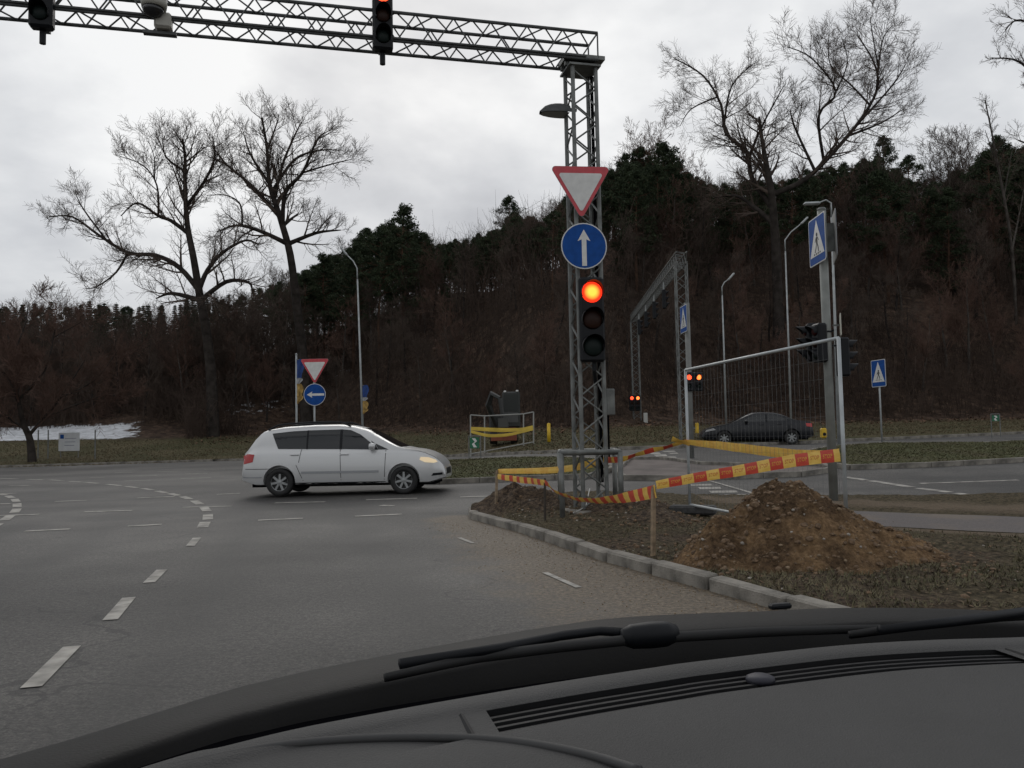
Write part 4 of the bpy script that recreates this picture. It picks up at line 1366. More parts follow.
t = thing('control_box', 'small pale box on a post right of the distant gantry leg', 'box', (p.x, p.y, zl))
MB().box((0, 0, p.z - zl), (0.24, 0.2, 0.75), bev=0.02).build('cabinet', mat('pale box', (0.4, 0.4, 0.37), 0.6), t)
MB().tube([(0, 0, -0.1), (0, 0, p.z - zl - 0.35)], 0.05, 6).build('post', galv, t)

# ---- street lamps
def lamp(label, pxb, pxt, ytop, Y, hx, hy, banner=False, r=0.075, ground=None):
    b = at(pxb, 420, Y); zb_ = (ground or G)(b.x, Y)
    tp = at(pxt, ytop, Y); hd = at(hx, hy, Y)
    t = thing('street_lamp', label, 'street lamp', (b.x, Y, zb_), 0, 'street lamps along the far road')
    d = tp - Vector((b.x, Y, zb_))
    h = Vector((hd.x, Y, hd.z)) - Vector((b.x, Y, zb_))
    MB().tube([(0, 0, -0.2), d * 0.5, d * 0.94], [r, r * 0.75, r * 0.55], 8).build('mast', galv_light, t, smooth=True)
    MB().tube([d * 0.94, d, d.lerp(h, 0.35) + Vector((0, 0, 0.12)), h], [r * 0.55, r * 0.5, r * 0.45, r * 0.4], 8).build('arm', galv_light, t, smooth=True)
    dirx = (h - d).normalized()
    M = Matrix.Rotation(-math.atan2(dirx.z, dirx.x), 3, 'Y')
    mb = MB().box((0, 0, 0), (0.62, 0.24, 0.12), bev=0.05)
    o = mb.build('lamp_head', galv_light, t); o.location = h + dirx * 0.2; o.rotation_euler = M.to_euler()
    return t
lampL = lamp('street lamp behind the white car with small blue and yellow banner', 363.5, 357, 268, 46.5, 346, 254)
lamp('street lamp behind the fence nearest the distant gantry', 726, 722, 287, 52.5, 729, 279)
lamp('tallest street lamp in front of the big bare tree trunk', 791, 785, 240, 50.0, 802, 223)
lamp('street lamp mostly hidden behind the thick pole, arm showing above the signs', 838, 831, 203, 31.0, 817, 203.5, r=0.07)

# banners: blue over yellow-white cloth on poles
ban_b = mat('banner blue', (0.02, 0.06, 0.22), 0.8, var=0.3, scale=6); ban_y = mat('banner yellow', (0.42, 0.27, 0.08), 0.8, var=0.4, scale=6); ban_w = mat('banner pale', (0.34, 0.34, 0.34), 0.8)
def banner(label, px, Y, y0, y1, w):
    a = at(px, y0, Y); b = at(px, y1, Y)
    H = a.z - b.z
    t = thing('banner', label, 'banner', (a.x, Y, a.z), rad(35))
    def cloth(z0, z1, w0, w1, nm, m):
        mb = MB()
        n = 6
        for i in range(n + 1):
            for j in range(5):
                f = i / n; g_ = j / 4
                ww = lerp(w0, w1, f) * (0.8 + 0.2 * math.sin(f * 5))
                mb.v.append((ww * g_, 0.06 * math.sin(g_ * 9 + f * 3), lerp(z0, z1, f)))
        mb.f = [(i * 5 + j, i * 5 + j + 1, (i + 1) * 5 + j + 1, (i + 1) * 5 + j) for i in range(n) for j in range(4)]
        mb.build(nm, m, t, smooth=True)
    cloth(0, -H * 0.42, w, w, 'blue_cloth', ban_b)
    cloth(-H * 0.42, -H * 0.55, w * 0.9, w * 0.6, 'pale_cloth', ban_w)
    cloth(-H * 0.55, -H * 0.82, w * 0.8, w * 1.1, 'yellow_cloth', ban_y)
    cloth(-H * 0.82, -H, w * 1.1, w * 0.15, 'cloth_tip', ban_y)
    MB().box((0.02, 0, -0.02), (0.10, 0.03, 0.03)).build('clip', galv, t)
fp = at(297, 430, 33.0)
zf_ = T(fp.x, 33.0); tpz = at(295.5, 355, 33.0).z
t = pole('flag_pole', 'slim white flag pole with hanging banner left of the small give way sign', (at(296.5, 400, 33).x, 33.0, zf_), tpz - zf_, 0.05, galv_light, 'flag pole', 8, 0.035)
MB().lathe([(0.04, 0), (0.05, 0.03), (0.001, 0.08)], (0, 0, tpz - zf_), (0, 0, 1), 8).build('finial', galv_light, t)
banner('blue and yellow banner hanging on the slim flag pole', 297, 32.95, 359, 404, 0.28)
banner('blue and yellow banner on the street lamp behind the white car', 362.8, 46.4, 385, 414, 0.36)

# ---- small give way and left arrow on one post
sy = 27.0
sx = at(314.5, 410, sy).x; zt = T(sx, sy); topz = at(314, 362, sy).z
t = pole('sign_post', 'thin grey post under the small give way and left arrow signs', (sx, sy, zt), topz - zt, 0.032, galv_light, 'post', 8)
MB().lathe([(0.034, 0), (0.001, 0.02)], (0, 0, topz - zt), (0, 0, 1), 8).build('cap', galv, t)
give_way('small give way triangle above the left arrow sign behind the white car', at(314.7, 371.5, sy - 0.06), 0, 0.96)
arrow_sign('round blue sign with left arrow behind the white car', at(314.7, 394.6, sy - 0.06), 0, 0.72, rad(90))

# ---- right-hand crossing sign on its own post
ry = 31.0
rx_ = at(881, 420, ry).x; zt = T(rx_, ry); tz = at(879, 361, ry).z
t = pole('sign_post', 'thin grey post of the crossing sign on the right grass island', (rx_, ry, zt), tz - zt, 0.034, galv_light, 'post', 8)
MB().lathe([(0.047, 0), (0.001, 0.02)], (0, 0, tz - zt), (0, 0, 1), 8).build('cap', galv, t)
crossing_sign('blue pedestrian crossing sign standing on the right grass island', at(878.5, 373.3, ry - 0.08), rad(-78), 0.84, 1.02)

# ---- small green signs on two legs
greenp = mat('sign green', (0.01, 0.13, 0.06), 0.5, var=0.2, scale=10)
def green_sign(label, px, y0, y1, yb, w, hpx, Y=None, fr=galv):
    b = gp(px, yb) if Y is None else at(px, yb, Y)
    Y = b.y
    z = T(b.x, Y)
    top = at(px, y0, Y).z - z
    hgt = hpx * Y / F
    t = thing('direction_plate', label, 'sign', (b.x, Y, z), rad(-6))
    for s in (-1, 1): MB().tube([(s * w / 2, 0, -0.1), (s * w / 2, 0, top)], 0.02, 6).build('leg', fr, t)
    MB().tube([(-w / 2, 0, top), (w / 2, 0, top)], 0.02, 6).build('crossbar', fr, t)
    zc = top - 0.05 - hgt / 2
    MB().box((0, -0.025, zc), (w * 0.8, 0.02, hgt), bev=0.004).build('plate', greenp, t)
    zg = [(-0.22, 0.42), (0.06, 0.42), (0.22, 0.15), (-0.02, -0.05), (0.2, -0.40), (-0.08, -0.40), (-0.22, -0.1), (0.02, 0.1)]
    MB().prism([(x * w, y * hgt) for x, y in zg], (0, -0.036, zc), UX, UZ, NY_, 0, 0.003).build('mark', whitep, t)
green_sign('small green plate with white zigzag on two legs ahead of the white car', 475, 436, 450, 461.5, 0.44, 11)
green_sign('small green plate on two pale legs at the far end of the right island', 996.5, 414, 424, 440, 0.36, 6, 36.0)

# ---- white information board and fence posts on the left lawn
by_ = K(-26) + 3.0
b = at(69, 452, by_)
zg = G(b.x, by_)
t = thing('information_board', 'white board with blue square on the left lawn in front of snow', 'board', (b.x, by_, zg), rad(-3))
ztop = at(69, 432.5, by_).z - zg; zbot = at(69, 451, by_).z - zg
wB = 21.5 * by_ / F
MB().box((0, 0, (ztop + zbot) / 2), (wB, 0.04, ztop - zbot), bev=0.008).build('panel', mat('board white', (0.55, 0.56, 0.57), 0.5, var=0.08, scale=3), t)
MB().box((-wB * 0.33, -0.024, ztop - 0.22 * (ztop - zbot)), (0.24, 0.006, 0.26)).build('blue_square', bluep, t)
for k in range(3):
    MB().box((wB * (0.08 - 0.03 * k), -0.0235, lerp(ztop, zbot, 0.32 + 0.19 * k)), (wB * (0.55 - 0.04 * k), 0.004, 0.035)).build('print_line', mat('print grey', (0.16, 0.18, 0.24), 0.6), t)
for s in (-0.42, 0.42): MB().tube([(s * wB, 0.05, -0.1), (s * wB, 0.05, ztop)], 0.03, 6).build('leg', galv, t)
for px, lb in ((38, 'thin fence post beside the dark round tree'), (48, 'thin fence post left of the white board'), (95, 'thin fence post right of the white board')):
    b = at(px, 455, by_ - 0.6); z = G(b.x, b.y)
    t = thing('fence_post', lb, 'post', (b.x, b.y, z), 0, 'thin posts on the left lawn')
    MB().tube([(0, 0, -0.1), (0, 0, at(px, 430, by_ - 0.6).z - z)], 0.04, 6).build('shaft', galv, t)
    MB().lathe([(0.042, 0), (0.001, 0.03)], (0, 0, at(px, 430, by_ - 0.6).z - z), (0, 0, 1), 6).build('cap', galv_light, t)

# ---- fenced digging site with a small excavator
ey = K(0) + 2.6
def epos(px): 
    p = at(px, 440, ey); return Vector((p.x, ey, G(p.x, ey)))
ef = thing('site_fence', 'low tube fence hung with yellow tape round the small excavator', 'fence', epos(502))
eo = epos(502)
tops = {}
tubem = mat('site tube', (0.30, 0.30, 0.28), 0.6, 0.2)
for px, yt in ((470.5, 415), (484.5, 416), (523.5, 414), (533.5, 412)):
    b = epos(px); tp = at(px, yt, ey)
    tops[px] = tp
    MB().tube([b - eo, tp - eo], 0.035, 6).build('post', tubem, ef)
MB().tube([tops[470.5] - eo, tops[484.5] - eo, tops[523.5] - eo, tops[533.5] - eo], 0.03, 6).build('top_rail', tubem, ef)
MB().tube([epos(470.5) - eo + Vector((0, 0, .12)), epos(533.5) - eo + Vector((0, 0, .12))], 0.03, 6).build('bottom_rail', tubem, ef)
ytape = mat('yellow tape far', (0.62, 0.44, 0.06), 0.5, var=0.2, scale=2)
def fy(px, py, dy=-0.06): return at(px, py, ey + dy)
ribbon('barrier_tape', 'upper straight yellow tape on the site fence by the excavator', [(fy(471, 428.5), 0.16, 0), (fy(500, 430, -0.2), 0.19, 5), (fy(520, 429.5, -0.2), 0.15, 0), (fy(533, 427), 0.16, 0)], ytape, ytape, sub=6)
ribbon('barrier_tape', 'lower sagging yellow tape on the site fence by the excavator', [(fy(471, 431.5), 0.12, 0), (fy(488, 435.5, -0.25), 0.14, 5), (fy(506, 435, -0.25), 0.14, 5), (fy(521, 432, -0.2), 0.12, 0), (fy(533, 429), 0.12, 0)], ytape, ytape, sub=6)
# excavator
xy = ey + 3.4
xo = at(504, 440, xy); xz = G(xo.x, xy)
ex = thing('excavator', 'small dark excavator parked behind the taped site fence', 'excavator', (xo.x, xy, xz), rad(0))
exd = mat('excavator dark', (0.018, 0.020, 0.018), 0.5, var=0.3, scale=3); exo = mat('excavator orange', (0.22, 0.055, 0.025), 0.5, var=0.2, scale=4); exg = mat('excavator grey', (0.06, 0.062, 0.060), 0.4)
S = xy / F
for s in (-1, 1):
    mb = MB()
    prof = rrect(1.9, 0.62, 0.28, 5)
    mb.prism(prof, (s * 0.52, 0, 0.33), Vector((0, 1, 0)), UZ, UX, -0.17, 0.17)
    tr_ = mb.build('track', rubber, ex)
    for k in range(3): MB().lathe([(0.16, -0.18), (0.16, 0.18)], (s * 0.52, -0.5 + 0.5 * k, 0.3), (1, 0, 0), 10).build('roller', blackm, tr_)
MB().box((0, 0, 0.72), (1.35, 1.5, 0.22), bev=0.06).build('slew_frame', exo, ex)
MB().box((-0.25, 0.35, 1.15), (1.0, 1.1, 0.75), bev=0.1).build('engine_cover', exd, ex)
cab = MB().box((0.40, -0.05, 1.75), (0.92, 1.15, 1.85), bev=0.08).build('cab', exd, ex)
MB().box((0.40, -0.63, 2.1), (0.74, 0.012, 0.85), bev=0.004).build('window', mat('cab glass', (0.035, 0.038, 0.036), 0.3, spec=0.15), cab)
MB().box((0.40, -0.63, 1.35), (0.70, 0.02, 0.5), bev=0.004).build('front_panel', exg, cab)
for k, (lx, lz) in enumerate(((0.1, 2.78), (0.72, 2.80))):
    MB().box((lx, -0.6, lz - 0.1), (0.13, 0.08, 0.09), bev=0.02).build('work_lamp', whitep, cab)
MB().tube([(-0.35, -0.5, 0.9), (-0.75, -1.1, 2.0), (-0.55, -1.4, 2.55), (-0.15, -1.6, 2.3)], [0.14, 0.16, 0.14, 0.11], 6).build('boom', exd, ex)
MB().tube([(-0.15, -1.6, 2.3), (0.0, -1.7, 1.2)], [0.12, 0.09], 6).build('stick', exd, ex)
MB().prism([(-0.25, 0.3), (0.2, 0.3), (0.28, 0.0), (0.05, -0.25), (-0.22, -0.15)], (0.0, -1.7, 1.0), Vector((0, 1, 0)), UZ, UX, -0.25, 0.25).build('bucket', exg, ex)
MB().box((0, -1.05, 0.35), (1.3, 0.08, 0.35), bev=0.02).build('dozer_blade', exo, ex)
# yellow bollard
b = epos(549); 
t = thing('bollard', 'yellow round marker post right of the excavator fence', 'bollard', b)
MB().tube([(0, 0, -0.1), (0, 0, at(549, 424, ey).z - b.z)], 0.085, 10).build('tube', yellowp, t, smooth=True)
MB().lathe([(0.087, 0), (0.06, 0.04), (0.001, 0.05)], (0, 0, at(549, 424, ey).z - b.z), (0, 0, 1), 10).build('cap', yellowp, t)

# ================================================================== CARS
def make_car(name, label, loc, rz, prm):
    """local: +x forward, +z up, side towards -y faces the camera"""
    t = thing(name, label, 'car', loc, rz)
    L, Wd = prm['L'], prm['W'] / 2
    top, belt = prm['top'], prm['belt']          # lists (x,z)
    zs = prm['sill']
    def ev(lst, x): return float(np.interp(x, [p[0] for p in lst], [p[1] for p in lst]))
    st = sorted(set([round(v, 4) for v in list(np.linspace(0.0, L, 56))] + [0.02, 0.06, L - 0.02, L - 0.06]))
    rings = []
    for x in st:
        zt = ev(top, x); bl = min(ev(belt, x), zt - 0.03)
        e = min(x, L - x)
        wf = 1 - 0.22 * max(0, 1 - e / 0.55) ** 2.2
        w = Wd * wf
        zb_ = zs + (0.10 * max(0, 1 - e / 0.35))
        up = zt - bl
        wt = w - 0.33 * up - 0.02 - 0.06 * max(0, 0.2 - up)
        bulge = prm.get('bulge', 0.02)
        half = [(0.0, zb_), (w * 0.8, zb_), (w - 0.045, zb_ + 0.03), (w - 0.012, zb_ + 0.13), (w, lerp(zb_, bl, 0.42)), (w - 0.004, lerp(zb_, bl, 0.62)), (w - 0.012, lerp(zb_, bl, 0.82)), (w - 0.03, bl - 0.015), (w - 0.045, bl),
                (lerp(w - 0.05, wt, 0.33) + bulge * min(1, up), bl + up * 0.33), (lerp(w - 0.05, wt, 0.66) + bulge * min(1, up), bl + up * 0.66), (wt, bl + up * 0.88), (wt - 0.07, bl + up * 0.965), (wt * 0.6, zt), (0.0, zt + 0.012)]
        rings.append((x, half))
    mb = MB()
    nh = len(rings[0][1])
    ring_n = 2 * nh - 2
    for x, half in rings:
        full = [(x - L / 2, -y, z) for y, z in half] + [(x - L / 2, y, z) for y, z in half[-2:0:-1]]
        mb.v.extend(full)
    for i in range(len(rings) - 1):
        for k in range(ring_n):
            k2 = (k + 1) % ring_n
            mb.f.append((i * ring_n + k, (i + 1) * ring_n + k, (i + 1) * ring_n + k2, i * ring_n + k2))
    mb.f.append(tuple(range(ring_n))); mb.f.append(tuple(reversed([(len(rings) - 1) * ring_n + k for k in range(ring_n)])))
    me = mb.mesh('body', prm['paint'], True)
    bm = bmesh.new(); bm.from_mesh(me); bmesh.ops.recalc_face_normals(bm, faces=bm.faces[:])
    bm.to_mesh(me)
    tree = BVHTree.FromBMesh(bm); bm.free()
    body = link('body', me, t)
    # wheel arches cut out
    cut = MB()
    for wx in prm['wheels']:
        for s in (-1, 1):
            cut.lathe([(prm['arch'], -0.2), (prm['arch'], 0.4)], (wx - L / 2, s * (Wd - 0.10), prm['wr'] + 0.02), (0, s, 0), 28)
    cme = cut.mesh('cut')
    bmc = bmesh.new(); bmc.from_mesh(cme); bmesh.ops.recalc_face_normals(bmc, faces=bmc.faces[:]); bmc.to_mesh(cme); bmc.free()
    co = bpy.data.objects.new('cut', cme); C.objects.link(co)
    co.parent = t
    md = body.modifiers.new('b', 'BOOLEAN'); md.operation = 'DIFFERENCE'; md.object = co; md.solver = 'EXACT'
    bpy.context.view_layer.update()
    dg = bpy.context.evaluated_depsgraph_get()
    nm = bpy.data.meshes.new_from_object(body.evaluated_get(dg))
    body.modifiers.clear()
    if len(nm.polygons) > 200:
        body.data = nm; nm.name = 'body'
        nm.polygons.foreach_set('use_smooth', [True] * len(nm.polygons))
        try: nm.set_sharp_from_angle(angle=rad(38))
        except Exception: pass
    bpy.data.objects.remove(co)
    # patch projected on the side
    def side(nm_, poly, m, s=-1, off=0.006, parent=None, res=0.10, thick=False):
        bm = bmesh.new()
        vs = [bm.verts.new((x - L / 2, 0, z)) for x, z in poly]
        bm.faces.new(vs)
        bmesh.ops.triangulate(bm, faces=bm.faces[:])
        for _ in range(5):
            es = [e for e in bm.edges if e.calc_length() > res]
            if not es: break
            bmesh.ops.subdivide_edges(bm, edges=es, cuts=1); bmesh.ops.triangulate(bm, faces=bm.faces[:])
        for v in bm.verts:
            h = tree.ray_cast(Vector((v.co.x, s * 3, v.co.z)), Vector((0, -s, 0)))
            if h[0] is None: h = (Vector((v.co.x, s * Wd * 0.8, v.co.z)),)
            v.co = h[0] + Vector((0, s * off, 0))
        bmesh.ops.recalc_face_normals(bm, faces=bm.faces[:])
        me_ = bpy.data.meshes.new(nm_); bm.to_mesh(me_); bm.free()
        if me_.polygons and (me_.polygons[0].normal.y * s < 0): me_.flip_normals()
        me_.materials.append(m)
        me_.polygons.foreach_set('use_smooth', [True] * len(me_.polygons))
        return link(nm_, me_, parent or t)
    def endp(nm_, poly, m, fwd=1, off=0.006, parent=None):
        """patch projected from the front (fwd=1) or rear"""
        bm = bmesh.new()
        vs = [bm.verts.new((0, y, z)) for y, z in poly]
        bm.faces.new(vs); bmesh.ops.triangulate(bm, faces=bm.faces[:])
        for _ in range(4):
            es = [e for e in bm.edges if e.calc_length() > 0.12]
            if not es: break
            bmesh.ops.subdivide_edges(bm, edges=es, cuts=1); bmesh.ops.triangulate(bm, faces=bm.faces[:])
        for v in bm.verts:
            h = tree.ray_cast(Vector((fwd * 5, v.co.y, v.co.z)), Vector((-fwd, 0, 0)))
            if h[0] is None: h = (Vector((fwd * L * 0.4, v.co.y, v.co.z)), Vector((fwd, 0, 0)))
            v.co = h[0] + h[1] * off
        me_ = bpy.data.meshes.new(nm_); bm.to_mesh(me_); bm.free()
        me_.materials.append(m); me_.polygons.foreach_set('use_smooth', [True] * len(me_.polygons))
        return link(nm_, me_, parent or t)
    glass = mat('car glass', (0.012, 0.014, 0.016), 0.05, spec=0.5)
    seam = mat('panel gap', (0.01, 0.01, 0.01), 0.9)
    for s in (-1, 1):
        for nm_, poly in prm['windows']: side('window', poly, glass, s)
        for poly in prm['pillars']: side('pillar_trim', poly, blackp, s, 0.008)
        for (x0, z0, x1, z1) in prm['seams']:
            d = Vector((x1 - x0, z1 - z0)); d.normalize(); n = Vector((-d.y, d.x)) * 0.006
            side('panel_gap', [(x0 - n.x, z0 - n.y), (x1 - n.x, z1 - n.y), (x1 + n.x, z1 + n.y), (x0 + n.x, z0 + n.y)], seam, s, 0.003, body)
        side('side_moulding', prm['mould'], prm['mouldm'], s, 0.012)
        side('headlight', prm['head'], prm['headm'], s, 0.008)
        side('tail_light', prm['tail'], prm['tailm'], s, 0.008)
        for hx_, hz in prm['handles']:
            h = tree.ray_cast(Vector((hx_ - L / 2, s * 3, hz)), Vector((0, -s, 0)))[0]
            MB().box(h + Vector((0, s * 0.012, 0)), (0.20, 0.035, 0.03), bev=0.01).build('door_handle', prm['paint'], t)
        mx_, mz = prm['mirror']
        h = tree.ray_cast(Vector((mx_ - L / 2, s * 3, mz)), Vector((0, -s, 0)))[0]
        mb = MB().lathe([(0.001, -0.10), (0.07, -0.09), (0.085, 0.0), (0.07, 0.06), (0.001, 0.08)], (0, 0, 0), (1, 0, 0), 12)
        mb.v = [(v[0] * 0.8, v[1] * 1.3, v[2] * 0.95) for v in mb.v]
        o = mb.build('mirror', prm['paint'], t, smooth=True); o.location = h + Vector((0, s * 0.09, 0.02))
        if prm.get('rails'):
            r0, r1, zr_ = prm['rails']
            pts = []
            for k in range(9):
                x = lerp(r0, r1, k / 8)
                zt = ev(top, x); up = zt - min(ev(belt, x), zt - 0.03)
                wt = Wd - 0.33 * up - 0.02
                pts.append((x - L / 2, s * (wt - 0.06), zt + (zr_ if 0 < k < 8 else -0.01)))
            MB().tube(pts, 0.022, 6).build('roof_rail', blackp, t, smooth=True)
        side('rocker', prm['rocker'], blackp, s, 0.004)
    for s in (-1, 1):
        if 'slot' in prm: side('bumper_slot', prm['slot'], blackp, s, 0.005)
        if 'rbump' in prm: side('rear_bumper', prm['rbump'], prm['mouldm'], s, 0.010)
    endp('windscreen', prm['ws'], glass, 1); endp('rear_window', prm['rw'], glass, -1)
    endp('grille', [(-0.45, 0.42), (0.45, 0.42), (0.45, 0.56), (-0.45, 0.56)], blackp, 1)
    endp('number_plate', [(-0.26, 0.36 + prm.get('npz', 0)), (0.26, 0.36 + prm.get('npz', 0)), (0.26, 0.46 + prm.get('npz', 0)), (-0.26, 0.46 + prm.get('npz', 0))], whitep, -1, 0.01)
    # wheels
    rimm = mat('rim', (0.30, 0.31, 0.31), 0.35, 0.6); R = prm['wr']
    tyre = MB().lathe([(R * 0.62, -0.10), (R * 0.9, -0.105), (R * 0.985, -0.08), (R, -0.03), (R, 0.03), (R * 0.985, 0.08), (R * 0.9, 0.105), (R * 0.62, 0.10)], (0, 0, 0), (0, 1, 0), 32, close=True).mesh('tyre', rubber, True)
    rm = MB().lathe([(R * 0.64, -0.10), (R * 0.64, 0.0), (R * 0.60, 0.0), (R * 0.60, -0.09)], (0, 0, 0), (0, 1, 0), 28, close=True)
    for k in range(7):
        a = 2 * math.pi * k / 7
        M = Matrix.Rotation(a, 3, 'Y')
        rm.box(M @ Vector((R * 0.34, -0.075, 0)), (R * 0.56, 0.03, 0.055), M, bev=0.008)
    rm.lathe([(0.001, -0.10), (0.05, -0.095), (0.06, -0.06), (0.06, 0)], (0, 0, 0), (0, 1, 0), 14)
    rme = rm.mesh('rim', rimm, False)
    dme = MB().lathe([(0.001, -0.03), (R * 0.6, -0.03), (R * 0.6, 0.02), (0.001, 0.02)], (0, 0, 0), (0, 1, 0), 20).mesh('brake_disc', mat('brake dark', (0.03, 0.03, 0.03), 0.6))
    for wx in prm['wheels']:
        for s in (-1, 1):
            w = bpy.data.objects.new('wheel', tyre); C.objects.link(w); w.parent = t
            w.location = (wx - L / 2, s * (Wd - 0.125), R); w.rotation_euler = (0, 0.3 * wx, 0 if s < 0 else math.pi)
            link('rim', rme, w); link('brake_disc', dme, w)
        MB().box((wx - L / 2, 0, prm['wr'] + 0.1), (prm['arch'] * 1.7, Wd * 1.3, prm['arch'] * 1.2)).build('wheel_well', blackm, t)
    MB().box((0, 0, prm['sill'] + 0.02), (L * 0.9, Wd * 1.5, 0.12)).build('underbody', blackm, t)
    return t

silver = mat('silver paint', (0.56, 0.565, 0.565), 0.30, 0.25, coat=0.6)
k_ = 0.00504
def cp(X, Y): return ((X - 45) * k_, (360 - Y + (X - 222) * -0.016) * k_)
mpv = dict(slot=[(4.36, 0.40), (4.60, 0.42), (4.60, 0.47), (4.40, 0.46)], rbump=[(0.03, 0.42), (0.52, 0.42), (0.52, 0.445), (0.03, 0.445)], L=4.66, W=1.76, sill=0.24, wr=0.315, arch=0.365, paint=silver,
    top=[(0, 0.62), (0.03, 0.80), (0.08, 0.98), (0.2, 1.10), (0.36, 1.35), (0.48, 1.47), (0.62, 1.52), (0.95, 1.57), (1.6, 1.60), (2.2, 1.60), (2.55, 1.56), (2.85, 1.48), (3.1, 1.36), (3.35, 1.21), (3.6, 1.075), (3.8, 1.025), (4.06, 0.985), (4.25, 0.925), (4.41, 0.85), (4.52, 0.77), (4.60, 0.68), (4.66, 0.54)],
    belt=[(0, 0.9), (0.3, 1.02), (3.6, 0.97), (4.66, 0.9)],
    wheels=((222 - 45) * k_ + 0.02, (790 - 45) * k_ - 0.02),
    windows=[('w', [(0.72, 1.42), (0.88, 1.07), (1.52, 1.055), (1.52, 1.475), (1.2, 1.465)]), ('w', [(1.56, 1.055), (2.28, 1.04), (2.28, 1.485), (1.56, 1.478)]), ('w', [(2.34, 1.04), (3.12, 1.015), (2.98, 1.18), (2.75, 1.36), (2.52, 1.465), (2.34, 1.483)]), ('w', [(3.16, 1.015), (3.40, 1.01), (3.10, 1.15)])],
    pillars=[[(1.52, 1.05), (1.56, 1.05), (1.56, 1.48), (1.52, 1.478)], [(2.28, 1.035), (2.34, 1.035), (2.34, 1.485), (2.28, 1.487)], [(3.12, 1.01), (3.16, 1.01), (3.08, 1.16), (2.99, 1.22)]],
    seams=[(2.30, 1.03, 2.32, 0.34), (1.42, 1.05, 1.36, 0.75), (3.34, 1.0, 3.30, 0.34), (1.30, 0.7, 1.46, 0.34), (0.10, 0.62, 0.75, 0.62)],
    mould=[(1.42, 0.50), (3.18, 0.50), (3.18, 0.55), (1.42, 0.55)], mouldm=mat('moulding', (0.30, 0.31, 0.32), 0.4),
    head=[(4.10, 0.77), (4.13, 0.83), (4.30, 0.82), (4.46, 0.76), (4.50, 0.71), (4.42, 0.69), (4.22, 0.71)], headm=mat('lit headlight', (0.6, 0.55, 0.45), 0.2, emit=(1.0, 0.72, 0.36), estr=0.35),
    tail=[(0.05, 0.73), (0.05, 0.92), (0.16, 0.97), (0.34, 0.95), (0.30, 0.78)], tailm=mat('tail light', (0.40, 0.03, 0.03), 0.25),
    handles=((1.27, 0.93), (2.40, 0.92)), mirror=(3.05, 1.07), rails=(0.6, 2.5, 0.06),
    rocker=[(1.02, 0.25), (3.35, 0.25), (3.35, 0.30), (1.02, 0.30)],
    ws=[(-0.66, 1.06), (0.66, 1.06), (0.52, 1.50), (-0.52, 1.50)], rw=[(-0.6, 1.05), (0.6, 1.05), (0.5, 1.45), (-0.5, 1.45)])
w0 = gp(280, 497); w1 = gp(405, 494.5)
CY = (w0.y + w1.y) / 2 + 0.78
cxm = at((241 + 447) / 2, 460, CY - 0.7).x
make_car('car', 'silver-white people carrier with roof rails and lit headlight crossing the junction', (cxm, CY, T(cxm, CY)), math.atan2(w1.y - w0.y, w1.x - w0.x) * 0.3, mpv)
darkp = mat('dark car paint', (0.008, 0.009, 0.012), 0.35, 0.0, spec=0.25, coat=0.25)
sed = dict(mpv); sed.pop('slot'); sed.pop('rbump'); sed.update(L=4.75, W=1.80, paint=darkp,
    top=[(0, 0.6), (0.04, 0.85), (0.12, 0.98), (0.55, 1.04), (0.85, 1.10), (1.25, 1.30), (1.6, 1.41), (2.1, 1.44), (2.5, 1.42), (2.85, 1.31), (3.2, 1.12), (3.5, 0.97), (3.9, 0.90), (4.3, 0.82), (4.6, 0.70), (4.7, 0.58), (4.75, 0.5)],
    belt=[(0, 0.88), (1.0, 0.97), (3.4, 0.92), (4.75, 0.85)], wheels=(0.95, 3.80),
    windows=[('w', [(1.15, 1.04), (1.95, 1.02), (1.95, 1.34), (1.60, 1.33), (1.32, 1.22)]), ('w', [(2.02, 1.02), (3.02, 0.99), (2.75, 1.20), (2.45, 1.33), (2.02, 1.345)])],
    pillars=[[(1.95, 1.01), (2.02, 1.01), (2.02, 1.35), (1.95, 1.35)]],
    seams=[(2.0, 1.0, 2.0, 0.34), (3.15, 0.95, 3.10, 0.34)], mould=[(1.45, 0.45), (3.2, 0.45), (3.2, 0.48), (1.45, 0.48)], mouldm=darkp,
    head=[(4.15, 0.70), (4.25, 0.78), (4.55, 0.70), (4.6, 0.62)], headm=mat('headlight glass', (0.3, 0.3, 0.3), 0.15),
    tail=[(0.06, 0.74), (0.06, 0.9), (0.34, 0.92), (0.32, 0.78)], handles=((1.45, 0.90), (2.2, 0.89)), mirror=(2.85, 1.02), rails=None,
    ws=[(-0.66, 0.98), (0.66, 0.98), (0.52, 1.36), (-0.52, 1.36)], rw=[(-0.6, 1.10), (0.6, 1.10), (0.5, 1.36), (-0.5, 1.36)])
dy = 37.0
dxm = at(755, 440, dy).x
make_car('car', 'dark saloon car driving left behind the wire fence', (dxm, dy, T(dxm, dy)), math.pi - rad(8), sed)
# ================================================================== TREES
bark = mat('grey brown bark', (0.085, 0.075, 0.066), 0.95, var=0.45, scale=2.2, spec=0.1)
bark2 = mat('dark wet bark', (0.040, 0.034, 0.030), 0.95, var=0.45, scale=2.0, spec=0.1)
twigm = mat('bare twigs', (0.088, 0.068, 0.056), 0.95, var=0.3, scale=0.6, spec=0.1)
twigr = mat('reddish twigs', (0.118, 0.074, 0.058), 0.95, var=0.3, scale=0.6, spec=0.1)
pinebark = mat('pine bark', (0.105, 0.062, 0.042), 0.95, var=0.4, scale=1.5, spec=0.1)
needle = mat('pine needles', (0.052, 0.068, 0.036), 0.9, col2=(0.028, 0.040, 0.023), scale=1.2, spec=0.15)
needle2 = mat('spruce needles', (0.044, 0.060, 0.036), 0.9, col2=(0.024, 0.036, 0.022), scale=1.2, spec=0.15)

